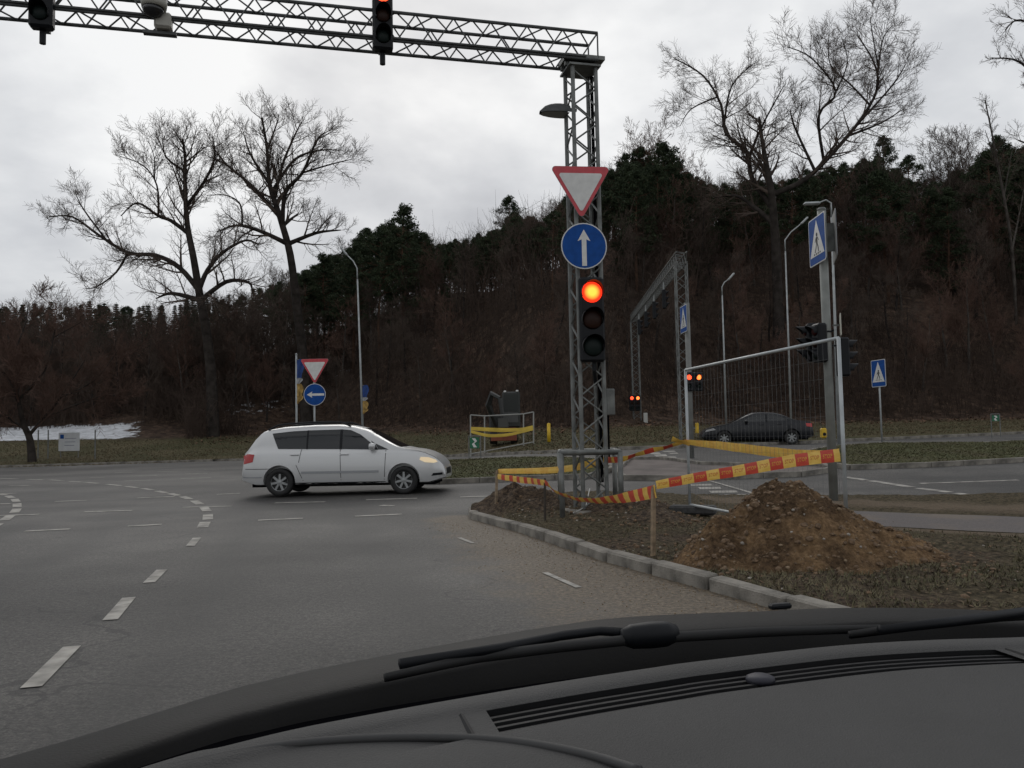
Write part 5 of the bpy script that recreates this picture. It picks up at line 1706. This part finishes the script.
def rvec(r):
    while True:
        v = Vector((r.uniform(-1, 1), r.uniform(-1, 1), r.uniform(-1, 1)))
        if 0.01 < v.length < 1: return v.normalized()
def shoot(r, p, d, L, rad0, lvl, maxl, out, up=0.12, wig=0.22, dens=1.0, minr=0.007):
    n = 5 if lvl <= 1 else (4 if lvl == 2 else (3 if lvl == 3 else 2))
    pts = [p.copy()]; rs = [rad0]
    d = d.normalized()
    for i in range(n):
        d = (d + rvec(r) * wig + Vector((0, 0, up))).normalized()
        pts.append(pts[-1] + d * (L / n)); rs.append(max(minr * 0.6, rad0 * (1 - 0.75 * (i + 1) / n)))
    out.append((lvl, pts, rs))
    if lvl >= maxl: return
    spawn(r, pts, rs, L, lvl + 1, maxl, out, up, wig, dens, minr)
def spawn(r, pts, rs, L, lvl, maxl, out, up, wig, dens, minr, t0=0.22, cnt=None, lf=None):
    n = len(pts) - 1
    k = cnt or max(2, int(round((4 + 3 * min(L, 6) / 3) * dens)))
    for j in range(k):
        t = t0 + (1 - t0) * (j + r.random() * 0.9) / k
        t = min(0.999, t)
        i = int(t * n); f = t * n - i
        p = pts[i].lerp(pts[i + 1], f)
        d = (pts[i + 1] - pts[i]).normalized()
        ax = d.cross(rvec(r))
        if ax.length < 1e-3: continue
        ax.normalize()
        ang = rad(r.uniform(28, 62))
        nd = Matrix.Rotation(ang, 3, ax) @ d
        rr = rs[i] + (rs[i + 1] - rs[i]) * f
        l2 = (lf or L) * r.uniform(0.42, 0.78) * (1 - 0.38 * t)
        if l2 < 0.18: continue
        shoot(r, p, nd, l2, max(minr, rr * r.uniform(0.38, 0.6)), lvl, maxl, out, up, wig, dens, minr)
def polys_to(out, lo, hi):
    mb = MB()
    for lvl, pts, rs in out:
        if lo <= lvl <= hi:
            n = 8 if rs[0] > 0.15 else (5 if rs[0] > 0.04 else 3)
            mb.tube(pts, rs, n, cap=False)
    return mb
def bare_kind(seed, H, spread, rad0, maxl=4, dens=1.0, fork=False, tw=twigm, bk=bark):
    r = random.Random(seed)
    out = []
    pts = [Vector((0, 0, -0.4))]; rs = [rad0 * 1.25]
    d = Vector((r.uniform(-.06, .06), r.uniform(-.06, .06), 1))
    n = 9
    for i in range(n):
        d = (d + rvec(r) * 0.10 + Vector((0, 0, 0.12))).normalized()
        pts.append(pts[-1] + d * (H * 0.86 / n)); rs.append(rad0 * (1 - 0.9 * (i + 1) / n) + 0.012)
    out.append((0, pts, rs))
    spawn(r, pts, rs, H * spread, 1, maxl, out, 0.16, 0.2, dens, 0.016, t0=0.20, cnt=int(17 * dens), lf=H * spread * 1.5)
    return polys_to(out, 0, 0).mesh('trunk', bk, True), polys_to(out, 1, 9).mesh('branches', tw, False)
def clump(mb, r, c, R, n, s, flat=0.6):
    for _ in range(n):
        v = rvec(r) * R * (r.random() ** 0.5); v.z *= flat
        p = c + v
        a = rvec(r) * s * r.uniform(.6, 1.3); b = a.cross(rvec(r)); 
        if b.length < 1e-4: continue
        b = b.normalized() * s * 0.45
        mb.add([p - a, p + b, p + a, p - b * 0.6], [(0, 1, 2, 3)])
def pine_kind(seed, H, t0=0.5):
    r = random.Random(seed)
    tr = MB(); cr = MB()
    lean = Vector((r.uniform(-.05, .05), r.uniform(-.05, .05), 0))
    pts = [Vector((0, 0, -0.4)) + lean * 0]
    for i in range(1, 8): pts.append(Vector((lean.x * i * H / 7 + r.uniform(-.1, .1), lean.y * i * H / 7 + r.uniform(-.1, .1), H * 0.97 * i / 7)))
    tr.tube(pts, [0.2 - 0.022 * i for i in range(8)], 7, cap=False)
    nb = int(62 * (1.35 - t0 * 0.9))
    for j in range(nb):
        t = t0 + (1 - t0) * (j + r.random()) / nb
        z = H * 0.97 * t
        i = min(6, int(t * 7)); f = t * 7 - i
        p = pts[i].lerp(pts[i + 1], f)
        prof = math.sin(math.pi * min(1, (t - t0) / (1 - t0) * 0.80 + 0.22)) ** 0.8
        L = (0.10 + 0.115 * r.random()) * H * prof * 0.95 + 0.35
        a = r.uniform(0, 6.28)
        d = Vector((math.cos(a), math.sin(a), r.uniform(-0.05, 0.55))).normalized()
        q = p + d * L + Vector((0, 0, 0.15 * L))
        tr.tube([p, p.lerp(q, 0.5) + Vector((0, 0, -0.05 * L)), q], [0.05, 0.035, 0.012], 4, cap=False)
        for k in range(4):
            c = p.lerp(q, r.uniform(0.42, 1.05)) + rvec(r) * 0.30
            clump(cr, r, c, r.uniform(0.35, 0.75), 34, 0.17)
    clump(cr, r, pts[-1] + Vector((0, 0, 0.1)), 0.6, 60, 0.17, 0.9)
    return tr.mesh('trunk', pinebark, True), cr.mesh('needle_crown', needle)
def spruce_kind(seed, H):
    r = random.Random(seed)
    tr = MB().tube([(0, 0, -0.4), (0, 0, H * 0.5), (0, 0, H)], [0.17, 0.1, 0.015], 6, cap=False); cr = MB()
    z = H * 0.10
    while z < H * 0.99:
        t = z / H
        L = (1 - t) * H * 0.19 + 0.2
        for k in range(7):
            a = r.uniform(0, 6.28)
            l = L * r.uniform(0.65, 1.1)
            d = Vector((math.cos(a), math.sin(a), -0.25))
            for q in range(3):
                c = Vector((0, 0, z)) + d * l * (0.35 + 0.32 * q)
                clump(cr, r, c, 0.16 * L + 0.2, 10, 0.20, 0.4)
        z += 0.42 + 0.25 * (1 - t)
    clump(cr, r, Vector((0, 0, H)), 0.2, 12, 0.15, 2.0)
    return tr.mesh('trunk', bark2, True), cr.mesh('needle_crown', needle2)
BARE = [(bare_kind(100 + i, 13.0, s, 0.17, 4, 0.92, tw=(twigr if i in (1, 4) else twigm), bk=(bark if i % 2 else bark2)), 13.0) for i, s in enumerate((0.30, 0.36, 0.26, 0.40, 0.33))]
PINE = [(pine_kind(200 + i, 17.0, t), 17.4) for i, t in enumerate((0.30, 0.48, 0.14, 0.40, 0.08))]
SPRUCE = [(spruce_kind(300 + i, 15.0), 15.2) for i in range(2)]
FOOT = {}
def inst(name, label, cat, group, kind, x, y, H, rz):
    (a, b), h0 = kind
    z = G(x, y)
    t = thing(name, label, cat, (x, y, z - 0.1), rz, group)
    s = H / h0
    t.scale = (s * random.uniform(.9, 1.15), s * random.uniform(.9, 1.15), s)
    link('trunk', a, t); link('crown', b, t)
    return t
SKX = [-400, 0, 60, 150, 230, 300, 340, 385, 400, 430, 470, 500, 515, 545, 565, 600, 640, 680, 720, 800, 850, 880, 920, 960, 1000, 1100, 1400]
SKY_ = [308, 302, 297, 300, 290, 262, 240, 214, 208, 236, 232, 222, 205, 212, 190, 172, 148, 150, 178, 165, 155, 145, 170, 168, 140, 130, 135]
def hx_at(px): return 434 - (px - 512) * math.tan(rad(-ROLL))
def ceil_z(x, y):
    px = 512 + x / y * F
    top = float(np.interp(px, SKX, SKY_))
    return EYE + (hx_at(px) - top) * y / F, px
random.seed(77)
L_pine = 'dark green pine in the wood on the hillside'
L_spr = 'pointed dark spruce in the wood behind the left lawn'
L_bare = 'bare brown deciduous tree among the wood on the hillside'
def scatter(n, rmin, rmax, pick, hmin, hmax, pxmin=-160, pxmax=1190, fill=False):
    k = 0
    while k < n:
        px = pxmin + (pxmax - pxmin) * (k + random.random()) / n
        r_ = random.uniform(rmin, rmax)
        y = 60 + r_; x = (px - 512) / F * y
        y = K(x) + 16 + r_; x = (px - 512) / F * y
        cz, pxx = ceil_z(x, y)
        z = G(x, y)
        k += 1
        if pxx < 190 and r_ < 6: continue
        H = random.uniform(hmin, hmax)
        room = cz - z
        if fill: H = room * random.uniform(0.86, 1.02)
        H = min(H, room * random.uniform(0.90, 1.0))
        if H < 3.0: continue
        nm = pick(pxx)
        if nm == 'pine': inst('pine_tree', L_pine, 'tree', 'pines in the hillside wood', random.choice(PINE), x, y, min(H, 24), random.uniform(0, 6.28))
        elif nm == 'spruce': inst('spruce_tree', L_spr, 'tree', 'spruces in the hillside wood', random.choice(SPRUCE), x, y, min(H, 24), random.uniform(0, 6.28))
        else: inst('bare_tree', L_bare, 'tree', 'bare trees in the hillside wood', random.choice(BARE), x, y, min(H, 22), random.uniform(0, 6.28))
def p_back(px):
    if px < 260: return 'spruce' if random.random() < 0.55 else 'pine'
    if px < 690: return 'pine' if random.random() < 0.9 else 'bare'
    return 'pine' if (850 < px < 915 or px > 985 or random.random() < 0.25) else 'bare'
def p_mid(px):
    if px < 260: return 'spruce' if random.random() < 0.40 else 'bare'
    if px < 700: return 'pine' if random.random() < 0.62 else 'bare'
    return 'pine' if random.random() < 0.22 else 'bare'
scatter(120, 50, 64, p_back, 12, 20, fill=True)
scatter(105, 28, 50, p_mid, 11, 19, fill=False)
scatter(75, 40, 58, lambda px: 'pine' if 230 < px < 720 else ('spruce' if px < 230 else 'bare'), 10, 18, fill=True)
scatter(70, 18, 32, p_mid, 9, 15)
scatter(70, 8, 20, lambda px: 'bare', 7, 12)
scatter(48, 16, 46, lambda px: 'pine' if random.random() < 0.9 else 'bare', 12, 19, 405, 660)
scatter(40, 14, 46, lambda px: 'pine', 11, 18, 680, 1080)
scatter(20, 6.5, 16, lambda px: 'bare', 5, 9, -60, 260)
scatter(55, 1.5, 9, lambda px: 'bare', 5, 9)
# pines that stand out against the sky
for px, py, y in ((400, 200, 80), (376, 222, 78), (352, 236, 80), (418, 228, 84), (512, 193, 92), (566, 190, 88), (640, 140, 84), (662, 134, 80), (622, 150, 90), (676, 150, 86), (884, 132, 88), (905, 150, 90), (1003, 128, 86), (872, 160, 84), (300, 268, 82), (324, 250, 84)):
    p = at(px, py, y)
    z = G(p.x, y)
    inst('pine_tree', L_pine, 'tree', 'pines in the hillside wood', random.choice(PINE), p.x, y, p.z - z, random.uniform(0, 6.28))
for px, py, y in ((650, 105, 84), (632, 118, 90), (950, 126, 92), (968, 122, 96), (940, 140, 90), (985, 130, 94), (700, 150, 88), (740, 165, 90)):
    p = at(px, py, y); z = G(p.x, y)
    inst('bare_tree', L_bare, 'tree', 'bare trees in the hillside wood', random.choice(BARE), p.x, y, p.z - z, random.uniform(0, 6.28))

# ---- undergrowth: thin stems and brush
r = random.Random(5)
mb = MB()
for k in range(27000):
    px = r.uniform(-140, 1180) if k % 6 else r.uniform(-60, 300); rr = r.uniform(0.2, 62) if k % 4 else r.uniform(0.2, 14)
    y = 76 + rr; x = (px - 512) / F * y
    y = K(x) + 15.0 + rr; x = (px - 512) / F * y
    if px < 185 and rr < 6.2: continue
    if fbm(x, y, 0.08, 3, 6) < -0.25: continue
    z = G(x, y)
    h = r.uniform(0.8, 4.0) if rr < 12 else r.uniform(2.5, 8.0)
    d = Vector((r.uniform(-.35, .35), r.uniform(-.35, .35), 1))
    p = Vector((x, y, z - 0.1)); m_ = p + d * h * 0.5 + rvec(r) * 0.15; q = m_ + (d + rvec(r) * 0.4).normalized() * h * 0.5
    mb.tube([p, m_, q], [0.022, 0.016, 0.007], 3, cap=False)
    for b_ in range(4):
        s = p.lerp(q, r.uniform(.3, .95)); e_ = s + (d * 0.6 + rvec(r)).normalized() * h * r.uniform(.15, .4)
        mb.tube([s, e_], [0.013, 0.006], 3, cap=False)
o = mb.build('undergrowth', mat('brush', (0.085, 0.062, 0.050), 0.95, col2=(0.045, 0.033, 0.027), scale=0.25, spec=0.1)); tag(o, 'bare brown brush under the trees on the slope', 'brush', kind='stuff')
# fallen leaves lying on the slope and tufts of lawn
mb = MB()
for k in range(16000):
    px = r.uniform(-60, 1100); rr = r.uniform(-4, 26)
    y = 76 + rr; x = (px - 512) / F * y
    y = K(x) + 15.0 + rr; x = (px - 512) / F * y
    c = Vector((x, y, G(x, y) + 0.06)); s = r.uniform(0.04, 0.11)
    a = r.uniform(0, 6.28)
    u = Vector((math.cos(a), math.sin(a), r.uniform(-.5, .8))) * s; w = Vector((-math.sin(a), math.cos(a), r.uniform(-.5, .8))) * s * .7
    if px < 190: continue
    mb.add([c - u, c + w, c + u, c - w], [(0, 1, 2, 3)])
o = mb.build('leaf_litter', mat('slope leaf', (0.18, 0.112, 0.075), 0.95, col2=(0.075, 0.046, 0.032), scale=0.8, spec=0.1)); tag(o, 'brown leaf litter on the wooded slope', 'leaves', kind='stuff')
mb = MB()
for k in range(30000):
    px = r.uniform(-60, 1100); rr = r.uniform(0.3, 15)
    y = 55 + rr; x = (px - 512) / F * y
    y = K(x) + rr; x = (px - 512) / F * y
    z = G(x, y); a = r.uniform(0, 6.28); w = 0.03; h = r.uniform(.03, .09); l = r.uniform(-.1, .1)
    mb.add([(x - w, y, z), (x + w, y, z), (x + l, y + r.uniform(-.1, .1), z + h)], [(0, 1, 2)])
o = mb.build('lawn_grass', mat('dead lawn blade', (0.15, 0.120, 0.076), 0.95, col2=(0.08, 0.066, 0.040), scale=0.7, spec=0.1)); tag(o, 'faded winter grass on the far lawn', 'grass', kind='stuff')
mb = MB()
for isl in (isl_l, isl_r):
    vs_ = [v.co for v in isl.data.vertices]; pl = list(isl.data.polygons)
    ar = [p_.area for p_ in pl]; tot = sum(ar)
    for p_ in pl:
        n = int(12000 * p_.area / tot) + (r.random() < 0.5)
        for _ in range(n):
            a, b = r.random(), r.random()
            if a + b > 1: a, b = 1 - a, 1 - b
            A, B_, C_ = (vs_[i] for i in p_.vertices[:3])
            q = A + (B_ - A) * a + (C_ - A) * b
            h = r.uniform(.015, .05)
            mb.add([(q.x - .016, q.y, q.z), (q.x + .016, q.y, q.z), (q.x + r.uniform(-.07, .07), q.y + r.uniform(-.06, .06), q.z + h)], [(0, 1, 2)])
o = mb.build('island_grass', mat('island blade', (0.115, 0.112, 0.060), 0.95, col2=(0.075, 0.070, 0.038), scale=0.6, spec=0.1)); tag(o, 'short grass on the traffic islands', 'grass', kind='stuff')

# ---- the large bare trees, limbs following the photograph
def big_tree(name, label, Y, conv, trunk, limbs, r0, seed, tw=twigm, bk=bark2, maxl=4, dens=1.0, rbase=None, lf=5.0):
    r = random.Random(seed)
    base = at(*conv(*trunk[0]), Y)
    gz = G(base.x, Y)
    t = thing(name, label, 'tree', (base.x, Y, gz), 0)
    org = Vector((base.x, Y, gz))
    tp = []; depth = {}
    for i, q in enumerate(trunk):
        p = at(*conv(*q), Y + 0.5 * math.sin(i * 1.3)); tp.append(p - org)
    tp[0].z = -0.4; tp[0].x = 0; tp[0].y = 0
    n = len(tp)
    rs = [r0 * (1.25 if i == 0 else 1) * (1 - 0.88 * (i / (n - 1)) ** 1.1) + 0.02 for i in range(n)]
    def smooth(P, R):
        s = catmull(P, [(a,) for a in R], 4)
        return [q[0] for q in s], [q[1][0] for q in s]
    tps, trs = smooth(tp, rs)
    out = [(0, tps, trs)]
    i0 = int(len(tps) * 0.55)
    spawn(r, tps[i0:], trs[i0:], 6, 2, maxl, out, 0.12, 0.17, dens, 0.012, t0=0.05, cnt=20, lf=lf)
    segs = [(tps, trs)]
    for lb in limbs:
        P0 = at(*conv(*lb[0]), Y) - org
        # nearest existing node
        best = None
        for S_, R_ in segs:
            for a, rr in zip(S_, R_):
                dd = (Vector((a.x, 0, a.z)) - Vector((P0.x, 0, P0.z))).length
                if best is None or dd < best[0]: best = (dd, a, rr)
        st, rr = best[1], best[2]
        drift = r.uniform(-1, 1)
        P = [st]
        px0, py0 = conv(*lb[0])
        for q in lb[1:]:
            c = conv(*q)
            dd = math.hypot(c[0] - px0, c[1] - py0) * Y / F
            P.append(at(*c, Y + st.y + drift * dd * 0.55) - org)
        ra = min(rr * 0.72, r0 * 0.50)
        R_ = [ra * (1 - 0.85 * i / (len(P) - 1)) + 0.012 for i in range(len(P))]
        P, R_ = smooth(P, R_)
        out.append((1, P, R_)); segs.append((P, R_))
        Ln = sum((a - b).length for a, b in zip(P[:-1], P[1:]))
        spawn(r, P, R_, min(Ln, 7), 2, maxl, out, 0.10, 0.17, dens, 0.012, t0=0.12, cnt=int(max(6, Ln * 2.0)), lf=lf * 0.9)
    polys_to(out, 0, 1).build('trunk', bk, t, smooth=True)
    polys_to(out, 2, 9).build('crown', tw, t)
    return t
cA = lambda x, y: (20 + x / 2.132, 80 + y / 2.132)
big_tree('bare_tree', 'large spreading bare tree against the sky on the left, lower of the two', 66, cA,
    [(412, 750), (408, 640), (398, 540), (385, 470), (370, 380), (357, 310), (352, 230), (352, 165), (346, 125)],
    [[(380, 445), (340, 400), (290, 374), (230, 368), (170, 332), (112, 292), (62, 292)], [(230, 368), (205, 410), (165, 440), (140, 445)], [(365, 470), (325, 455), (290, 466)], [(355, 330), (322, 300), (295, 290), (250, 262), (215, 290)], [(310, 292), (292, 225), (262, 182), (205, 160)], [(292, 225), (286, 165), (274, 130)], [(396, 450), (400, 405), (432, 368), (480, 342), (510, 352)], [(396, 470), (440, 430), (488, 432), (495, 455)], [(354, 270), (392, 218), (415, 165), (410, 120)], [(352, 200), (312, 165), (304, 125)], [(392, 218), (432, 200)], [(170, 332), (135, 275), (118, 240)]], 0.44, 31, lf=5.3, dens=1.36)
big_tree('bare_tree', 'tallest bare tree on the left, right of the spreading one, beside the pines', 70, cA,
    [(612, 720), (604, 600), (590, 480), (576, 372), (554, 292), (532, 222), (527, 150), (516, 80)],
    [[(562, 360), (512, 322), (462, 310), (420, 324)], [(500, 314), (470, 266), (440, 246), (398, 246)], [(554, 290), (490, 222), (440, 180), (410, 140)], [(565, 320), (566, 240), (602, 198), (632, 130), (650, 112)], [(602, 198), (662, 180), (712, 168)], [(580, 352), (632, 326), (684, 320)], [(576, 312), (594, 284)], [(545, 262), (560, 180), (585, 120), (600, 90)], [(530, 215), (492, 160), (476, 110)], [(526, 150), (545, 100), (552, 75)], [(540, 240), (585, 170), (640, 150), (680, 150)]], 0.44, 32, lf=5.0, dens=1.36)
cC = lambda x, y: (640 + x / 1.746, y / 1.746)
big_tree('bare_tree', 'massive bare tree with thick twisting limbs above the right-hand signs', 64, cC,
    [(243, 742), (242, 580), (238, 450), (230, 340), (217, 268), (208, 204)],
    [[(232, 362), (196, 312), (186, 266), (150, 232), (141, 182), (110, 132), (60, 102)], [(141, 190), (160, 150), (200, 110)], [(186, 266), (212, 222), (252, 148)], [(110, 140), (90, 190), (70, 220)], [(238, 388), (200, 362), (168, 342), (130, 345)], [(236, 350), (290, 312), (350, 252), (394, 196), (415, 150), (408, 108), (380, 62)], [(408, 120), (422, 75), (440, 45)], [(404, 95), (405, 55), (402, 30)], [(335, 266), (312, 202), (342, 160), (300, 102), (258, 82)], [(305, 296), (270, 222), (262, 190)], [(412, 145), (370, 150), (332, 112), (330, 60)], [(370, 230), (420, 215), (460, 190)], [(394, 196), (440, 150), (465, 110)], [(342, 160), (362, 110), (352, 65)]], 0.52, 33, lf=5.4, dens=1.36)
big_tree('bare_tree', 'bare tree at the right frame edge, only branch ends reaching in', 58, lambda x, y: (x, y),
    [(1085, 425), (1078, 330), (1070, 220), (1066, 120), (1072, 30), (1068, -40)],
    [[(1068, 130), (1045, 90), (1020, 62), (992, 58)], [(1070, 100), (1050, 40), (1020, 20), (1005, 30)], [(1070, 180), (1040, 150), (1018, 140)], [(1070, 120), (1100, 70), (1130, 40)]], 0.35, 34, lf=3.4)
big_tree('bare_tree', 'slender pale bare tree leaning at the far right of the slope', 70, lambda x, y: (x, y),
    [(1012, 425), (1016, 360), (1012, 250), (995, 150), (985, 100)], [[(1012, 260), (1022, 200), (1030, 150)], [(1000, 170), (985, 130)], [(1005, 190), (1012, 150)]], 0.16, 35, bk=bark, lf=2.6)
big_tree('bare_tree', 'small dark round-crowned bare tree on the lawn at the left edge', K(-28) + 1.2, lambda x, y: (x, y),
    [(33, 462), (30, 440), (24, 425), (18, 400), (12, 370), (8, 335)],
    [[(28, 436), (42, 420), (60, 398), (85, 360)], [(26, 430), (5, 415), (-20, 390), (-45, 360)], [(18, 400), (45, 370), (55, 330)], [(15, 385), (-15, 350), (-30, 320)], [(10, 360), (25, 325), (28, 305)], [(42, 420), (75, 405), (110, 395), (128, 400)], [(60, 398), (95, 380), (118, 350)], [(5, 415), (-25, 420), (-50, 415)], [(55, 340), (85, 320)]], 0.22, 36, tw=twigr, bk=bark2, lf=4.0, dens=1.9)
# ================================================================== OWN CAR: dashboard, wipers, bonnet
dashm = mat('dashboard plastic', (0.066, 0.065, 0.064), 0.7, spec=0.2, var=0.12, scale=3.0, bump=0.25, bscale=420)
lipm = mat('dashboard lip', (0.060, 0.060, 0.061), 0.5, bump=0.15, bscale=420)
slatm = mat('vent slat', (0.014, 0.014, 0.015), 0.6, spec=0.15)
bonm = mat('bonnet paint', (0.014, 0.0135, 0.013), 0.6, 0.0, spec=0.12, var=0.25, scale=2.5, bump=0.1, bscale=200)
own = thing('car', 'dark dashboard, wipers and bonnet of the car in the foreground', 'car', (0, 0, 0))
DZ = 1.02
E0 = [pz(x, y, DZ) for x, y in ((150, 765), (225, 746), (300, 728), (394, 710), (491, 693), (570, 680), (650, 668), (700, 661), (833, 646), (930, 640), (1024, 637))]
E0 = [Vector((-0.80, 0.36, DZ)), Vector((-0.60, 0.60, DZ))] + E0 + [Vector((E0[-1].x + 0.2, E0[-1].y + 0.02, DZ)), Vector((E0[-1].x + 0.5, E0[-1].y - 0.04, DZ)), Vector((E0[-1].x + 0.8, E0[-1].y - 0.25, DZ))]
ES = [p for p, w in catmull(E0, [(0,)] * len(E0), 8)]
aax = Vector((-math.sin(rad(14)), math.cos(rad(14)), 0))
ax0 = pz(500, 706, DZ).x; ax1 = pz(1012, 650, DZ).x
VR = [(-0.035, -0.075), (-0.022, -0.022), (-0.010, -0.004), (0.0, 0.0), (0.02, -0.002), (0.030, -0.004), (0.037, -0.008), (0.117, -0.010), (0.123, -0.005), (0.17, -0.006), (0.24, -0.008), (0.26, -0.009), (0.30, -0.01), (0.40, -0.014), (0.60, -0.03), (0.85, -0.10)]
pts = []; n = len(VR)
def dp(e_, v, dz): return e_ - aax * v + Vector((0, 0, dz))
vi0, vi1 = 6, 7
mbd = MB(); mbl = MB()
for e_ in ES:
    for v, dz in VR: mbd.v.append(tuple(dp(e_, v, dz)))
for i in range(len(ES) - 1):
    xm = (dp(ES[i], 0.09, 0).x + dp(ES[i + 1], 0.09, 0).x) / 2
    for k in range(n - 1):
        if k == vi0 and ax0 < xm < ax1: continue
        mbd.f.append((i * n + k, i * n + k + 1, (i + 1) * n + k + 1, (i + 1) * n + k))
mbd.build('dashboard', dashm, own, smooth=True, autosm=40)
# defroster vent let into the dashboard
vid = [e_ for e_ in ES if ax0 - 0.04 < dp(e_, 0.09, 0).x < ax1 + 0.04]
tr = MB()
for e_ in vid:
    for v, dz in ((0.036, -0.008), (0.036, -0.06), (0.118, -0.06), (0.118, -0.010)): tr.v.append(tuple(dp(e_, v, dz)))
for i in range(len(vid) - 1):
    for k in range(3): tr.f.append((4 * i + k, 4 * i + k + 1, 4 * (i + 1) + k + 1, 4 * (i + 1) + k))
vent = tr.build('defroster_vent', blackm, own)
for k in range(4):
    v = 0.050 + 0.0175 * k
    s = MB()
    for e_ in vid:
        for dv, dz in ((-0.003, -0.013), (0.003, -0.013), (0.006, -0.03), (0.0, -0.03)): s.v.append(tuple(dp(e_, v + dv, dz)))
    for i in range(len(vid) - 1):
        for j in range(4):
            j2 = (j + 1) % 4
            s.f.append((4 * i + j, 4 * i + j2, 4 * (i + 1) + j2, 4 * (i + 1) + j))
    s.build('vent_slat', slatm, vent)
fr = MB()
for pair in ((0.0345, 0.0375), (0.1165, 0.120)):
    base = len(fr.v)
    for e_ in vid:
        for v in pair: fr.v.append(tuple(dp(e_, v, -0.0085)))
        for v in reversed(pair): fr.v.append(tuple(dp(e_, v, -0.016)))
    for i in range(len(vid) - 1):
        for j in range(4):
            j2 = (j + 1) % 4
            fr.f.append((base + 4 * i + j, base + 4 * i + j2, base + 4 * (i + 1) + j2, base + 4 * (i + 1) + j))
for e_ in (vid[0], vid[-1]):
    fr.tube([dp(e_, 0.036, -0.010), dp(e_, 0.119, -0.010)], 0.004, 6)
fr.build('vent_frame', slatm, vent)
sp = pz(760, 671, DZ)
MB().lathe([(0.020, -0.014), (0.019, -0.008), (0.012, -0.005), (0.001, -0.004)], sp, (0, 0, 1), 18).build('light_sensor', mat('sensor', (0.04, 0.04, 0.05), 0.5, spec=0.2), own, smooth=True)
# curved seam of the instrument hood
sm = [pz(x, y, DZ - 0.010) for x, y in ((90, 790), (200, 765), (290, 748), (400, 741), (500, 744), (580, 757), (640, 775))]
sm = [p for p, w in catmull(sm, [(0,)] * len(sm), 6)]
for p in sm:
    p.z = DZ - 0.0065
MB().tube(sm, 0.006, 6).build('hood_seam', mat('seam plastic', (0.038, 0.038, 0.038), 0.6), own, smooth=True)
# scuttle (black cowl) and bonnet
mb = MB(); rows = [(-0.03, -0.06), (-0.06, -0.14), (-0.40, -0.20), (-0.58, -0.17)]
for e_ in ES:
    for v, dz in rows: mb.v.append(tuple(dp(e_, v, dz)))
for i in range(len(ES) - 1):
    for k in range(len(rows) - 1): mb.f.append((i * 4 + k, i * 4 + k + 1, (i + 1) * 4 + k + 1, (i + 1) * 4 + k))
mb.build('cowl', blackm, own, smooth=True)
bon = MB(); brow = [(-0.55, -0.18), (-0.56, -0.112), (-0.58, -0.105), (-0.62, -0.102), (-0.68, -0.102), (-0.74, -0.108), (-0.84, -0.130), (-1.0, -0.19), (-1.2, -0.28), (-1.35, -0.42)]
for e_ in ES:
    low = 0.030 * min(1.6, max(0, (0.40 - e_.x) / 0.6))
    for v, dz in brow: bon.v.append(tuple(dp(e_, v, dz - low)))
nb_ = len(brow)
for i in range(len(ES) - 1):
    for k in range(nb_ - 1): bon.f.append((i * nb_ + k, i * nb_ + k + 1, (i + 1) * nb_ + k + 1, (i + 1) * nb_ + k))
bon.build('bonnet', bonm, own, smooth=True)
# roof and headliner over the seats, out of view, added to shade the dash
MB().box((0.35, -0.75, 1.72), (1.5, 2.0, 0.05), Matrix.Rotation(rad(14), 3, 'Z'), bev=0.02).build('roof', mat('headliner', (0.25, 0.25, 0.24), 0.9), own)
# wipers
def wz(px, py, z): return pz(px, py, z)
def wiper(blade, arm, hub):
    b = MB()
    b.tube([wz(x, y, 0.985) for x, y in blade], [0.006] + [0.010] * (len(blade) - 2) + [0.007], 6)
    wb = b.build('wiper', rubber, own, smooth=True)
    MB().tube([wz(x, y + 3, 0.97) for x, y in blade], [0.004] * len(blade), 4).build('blade_rubber', blackm, wb)
    MB().tube([wz(x, y, 0.995) for x, y in arm], [0.009, 0.010, 0.010, 0.008][:len(arm)] if len(arm) <= 4 else [0.009] * len(arm), 6).build('wiper_arm', blackp, wb, smooth=True)
    if hub:
        c = wz(*hub, 0.99)
        M = Matrix.Rotation(rad(14), 3, 'Z')
        MB().lathe([(0.001, -0.055), (0.014, -0.052), (0.021, -0.035), (0.023, 0.0), (0.022, 0.03), (0.015, 0.05), (0.001, 0.054)], c, M @ Vector((1, 0, 0)), 14).build('hub_clip', blackp, wb, smooth=True)
wiper([(385, 677), (480, 657), (560, 647), (640, 639), (760, 632), (880, 628)], [(400, 664), (500, 648), (560, 636), (600, 631), (650, 634)], (650, 635))
wiper([(850, 634), (930, 624), (1000, 617), (1090, 612)], [(880, 630), (950, 622), (1090, 603)], None)
o = MB().box((0, 0, 0), (0.05, 0.02, 0.012), Matrix.Rotation(rad(14), 3, 'Z'), bev=0.004).build('washer_nozzle', blackp, own); o.location = pz(780, 606, 0.965)
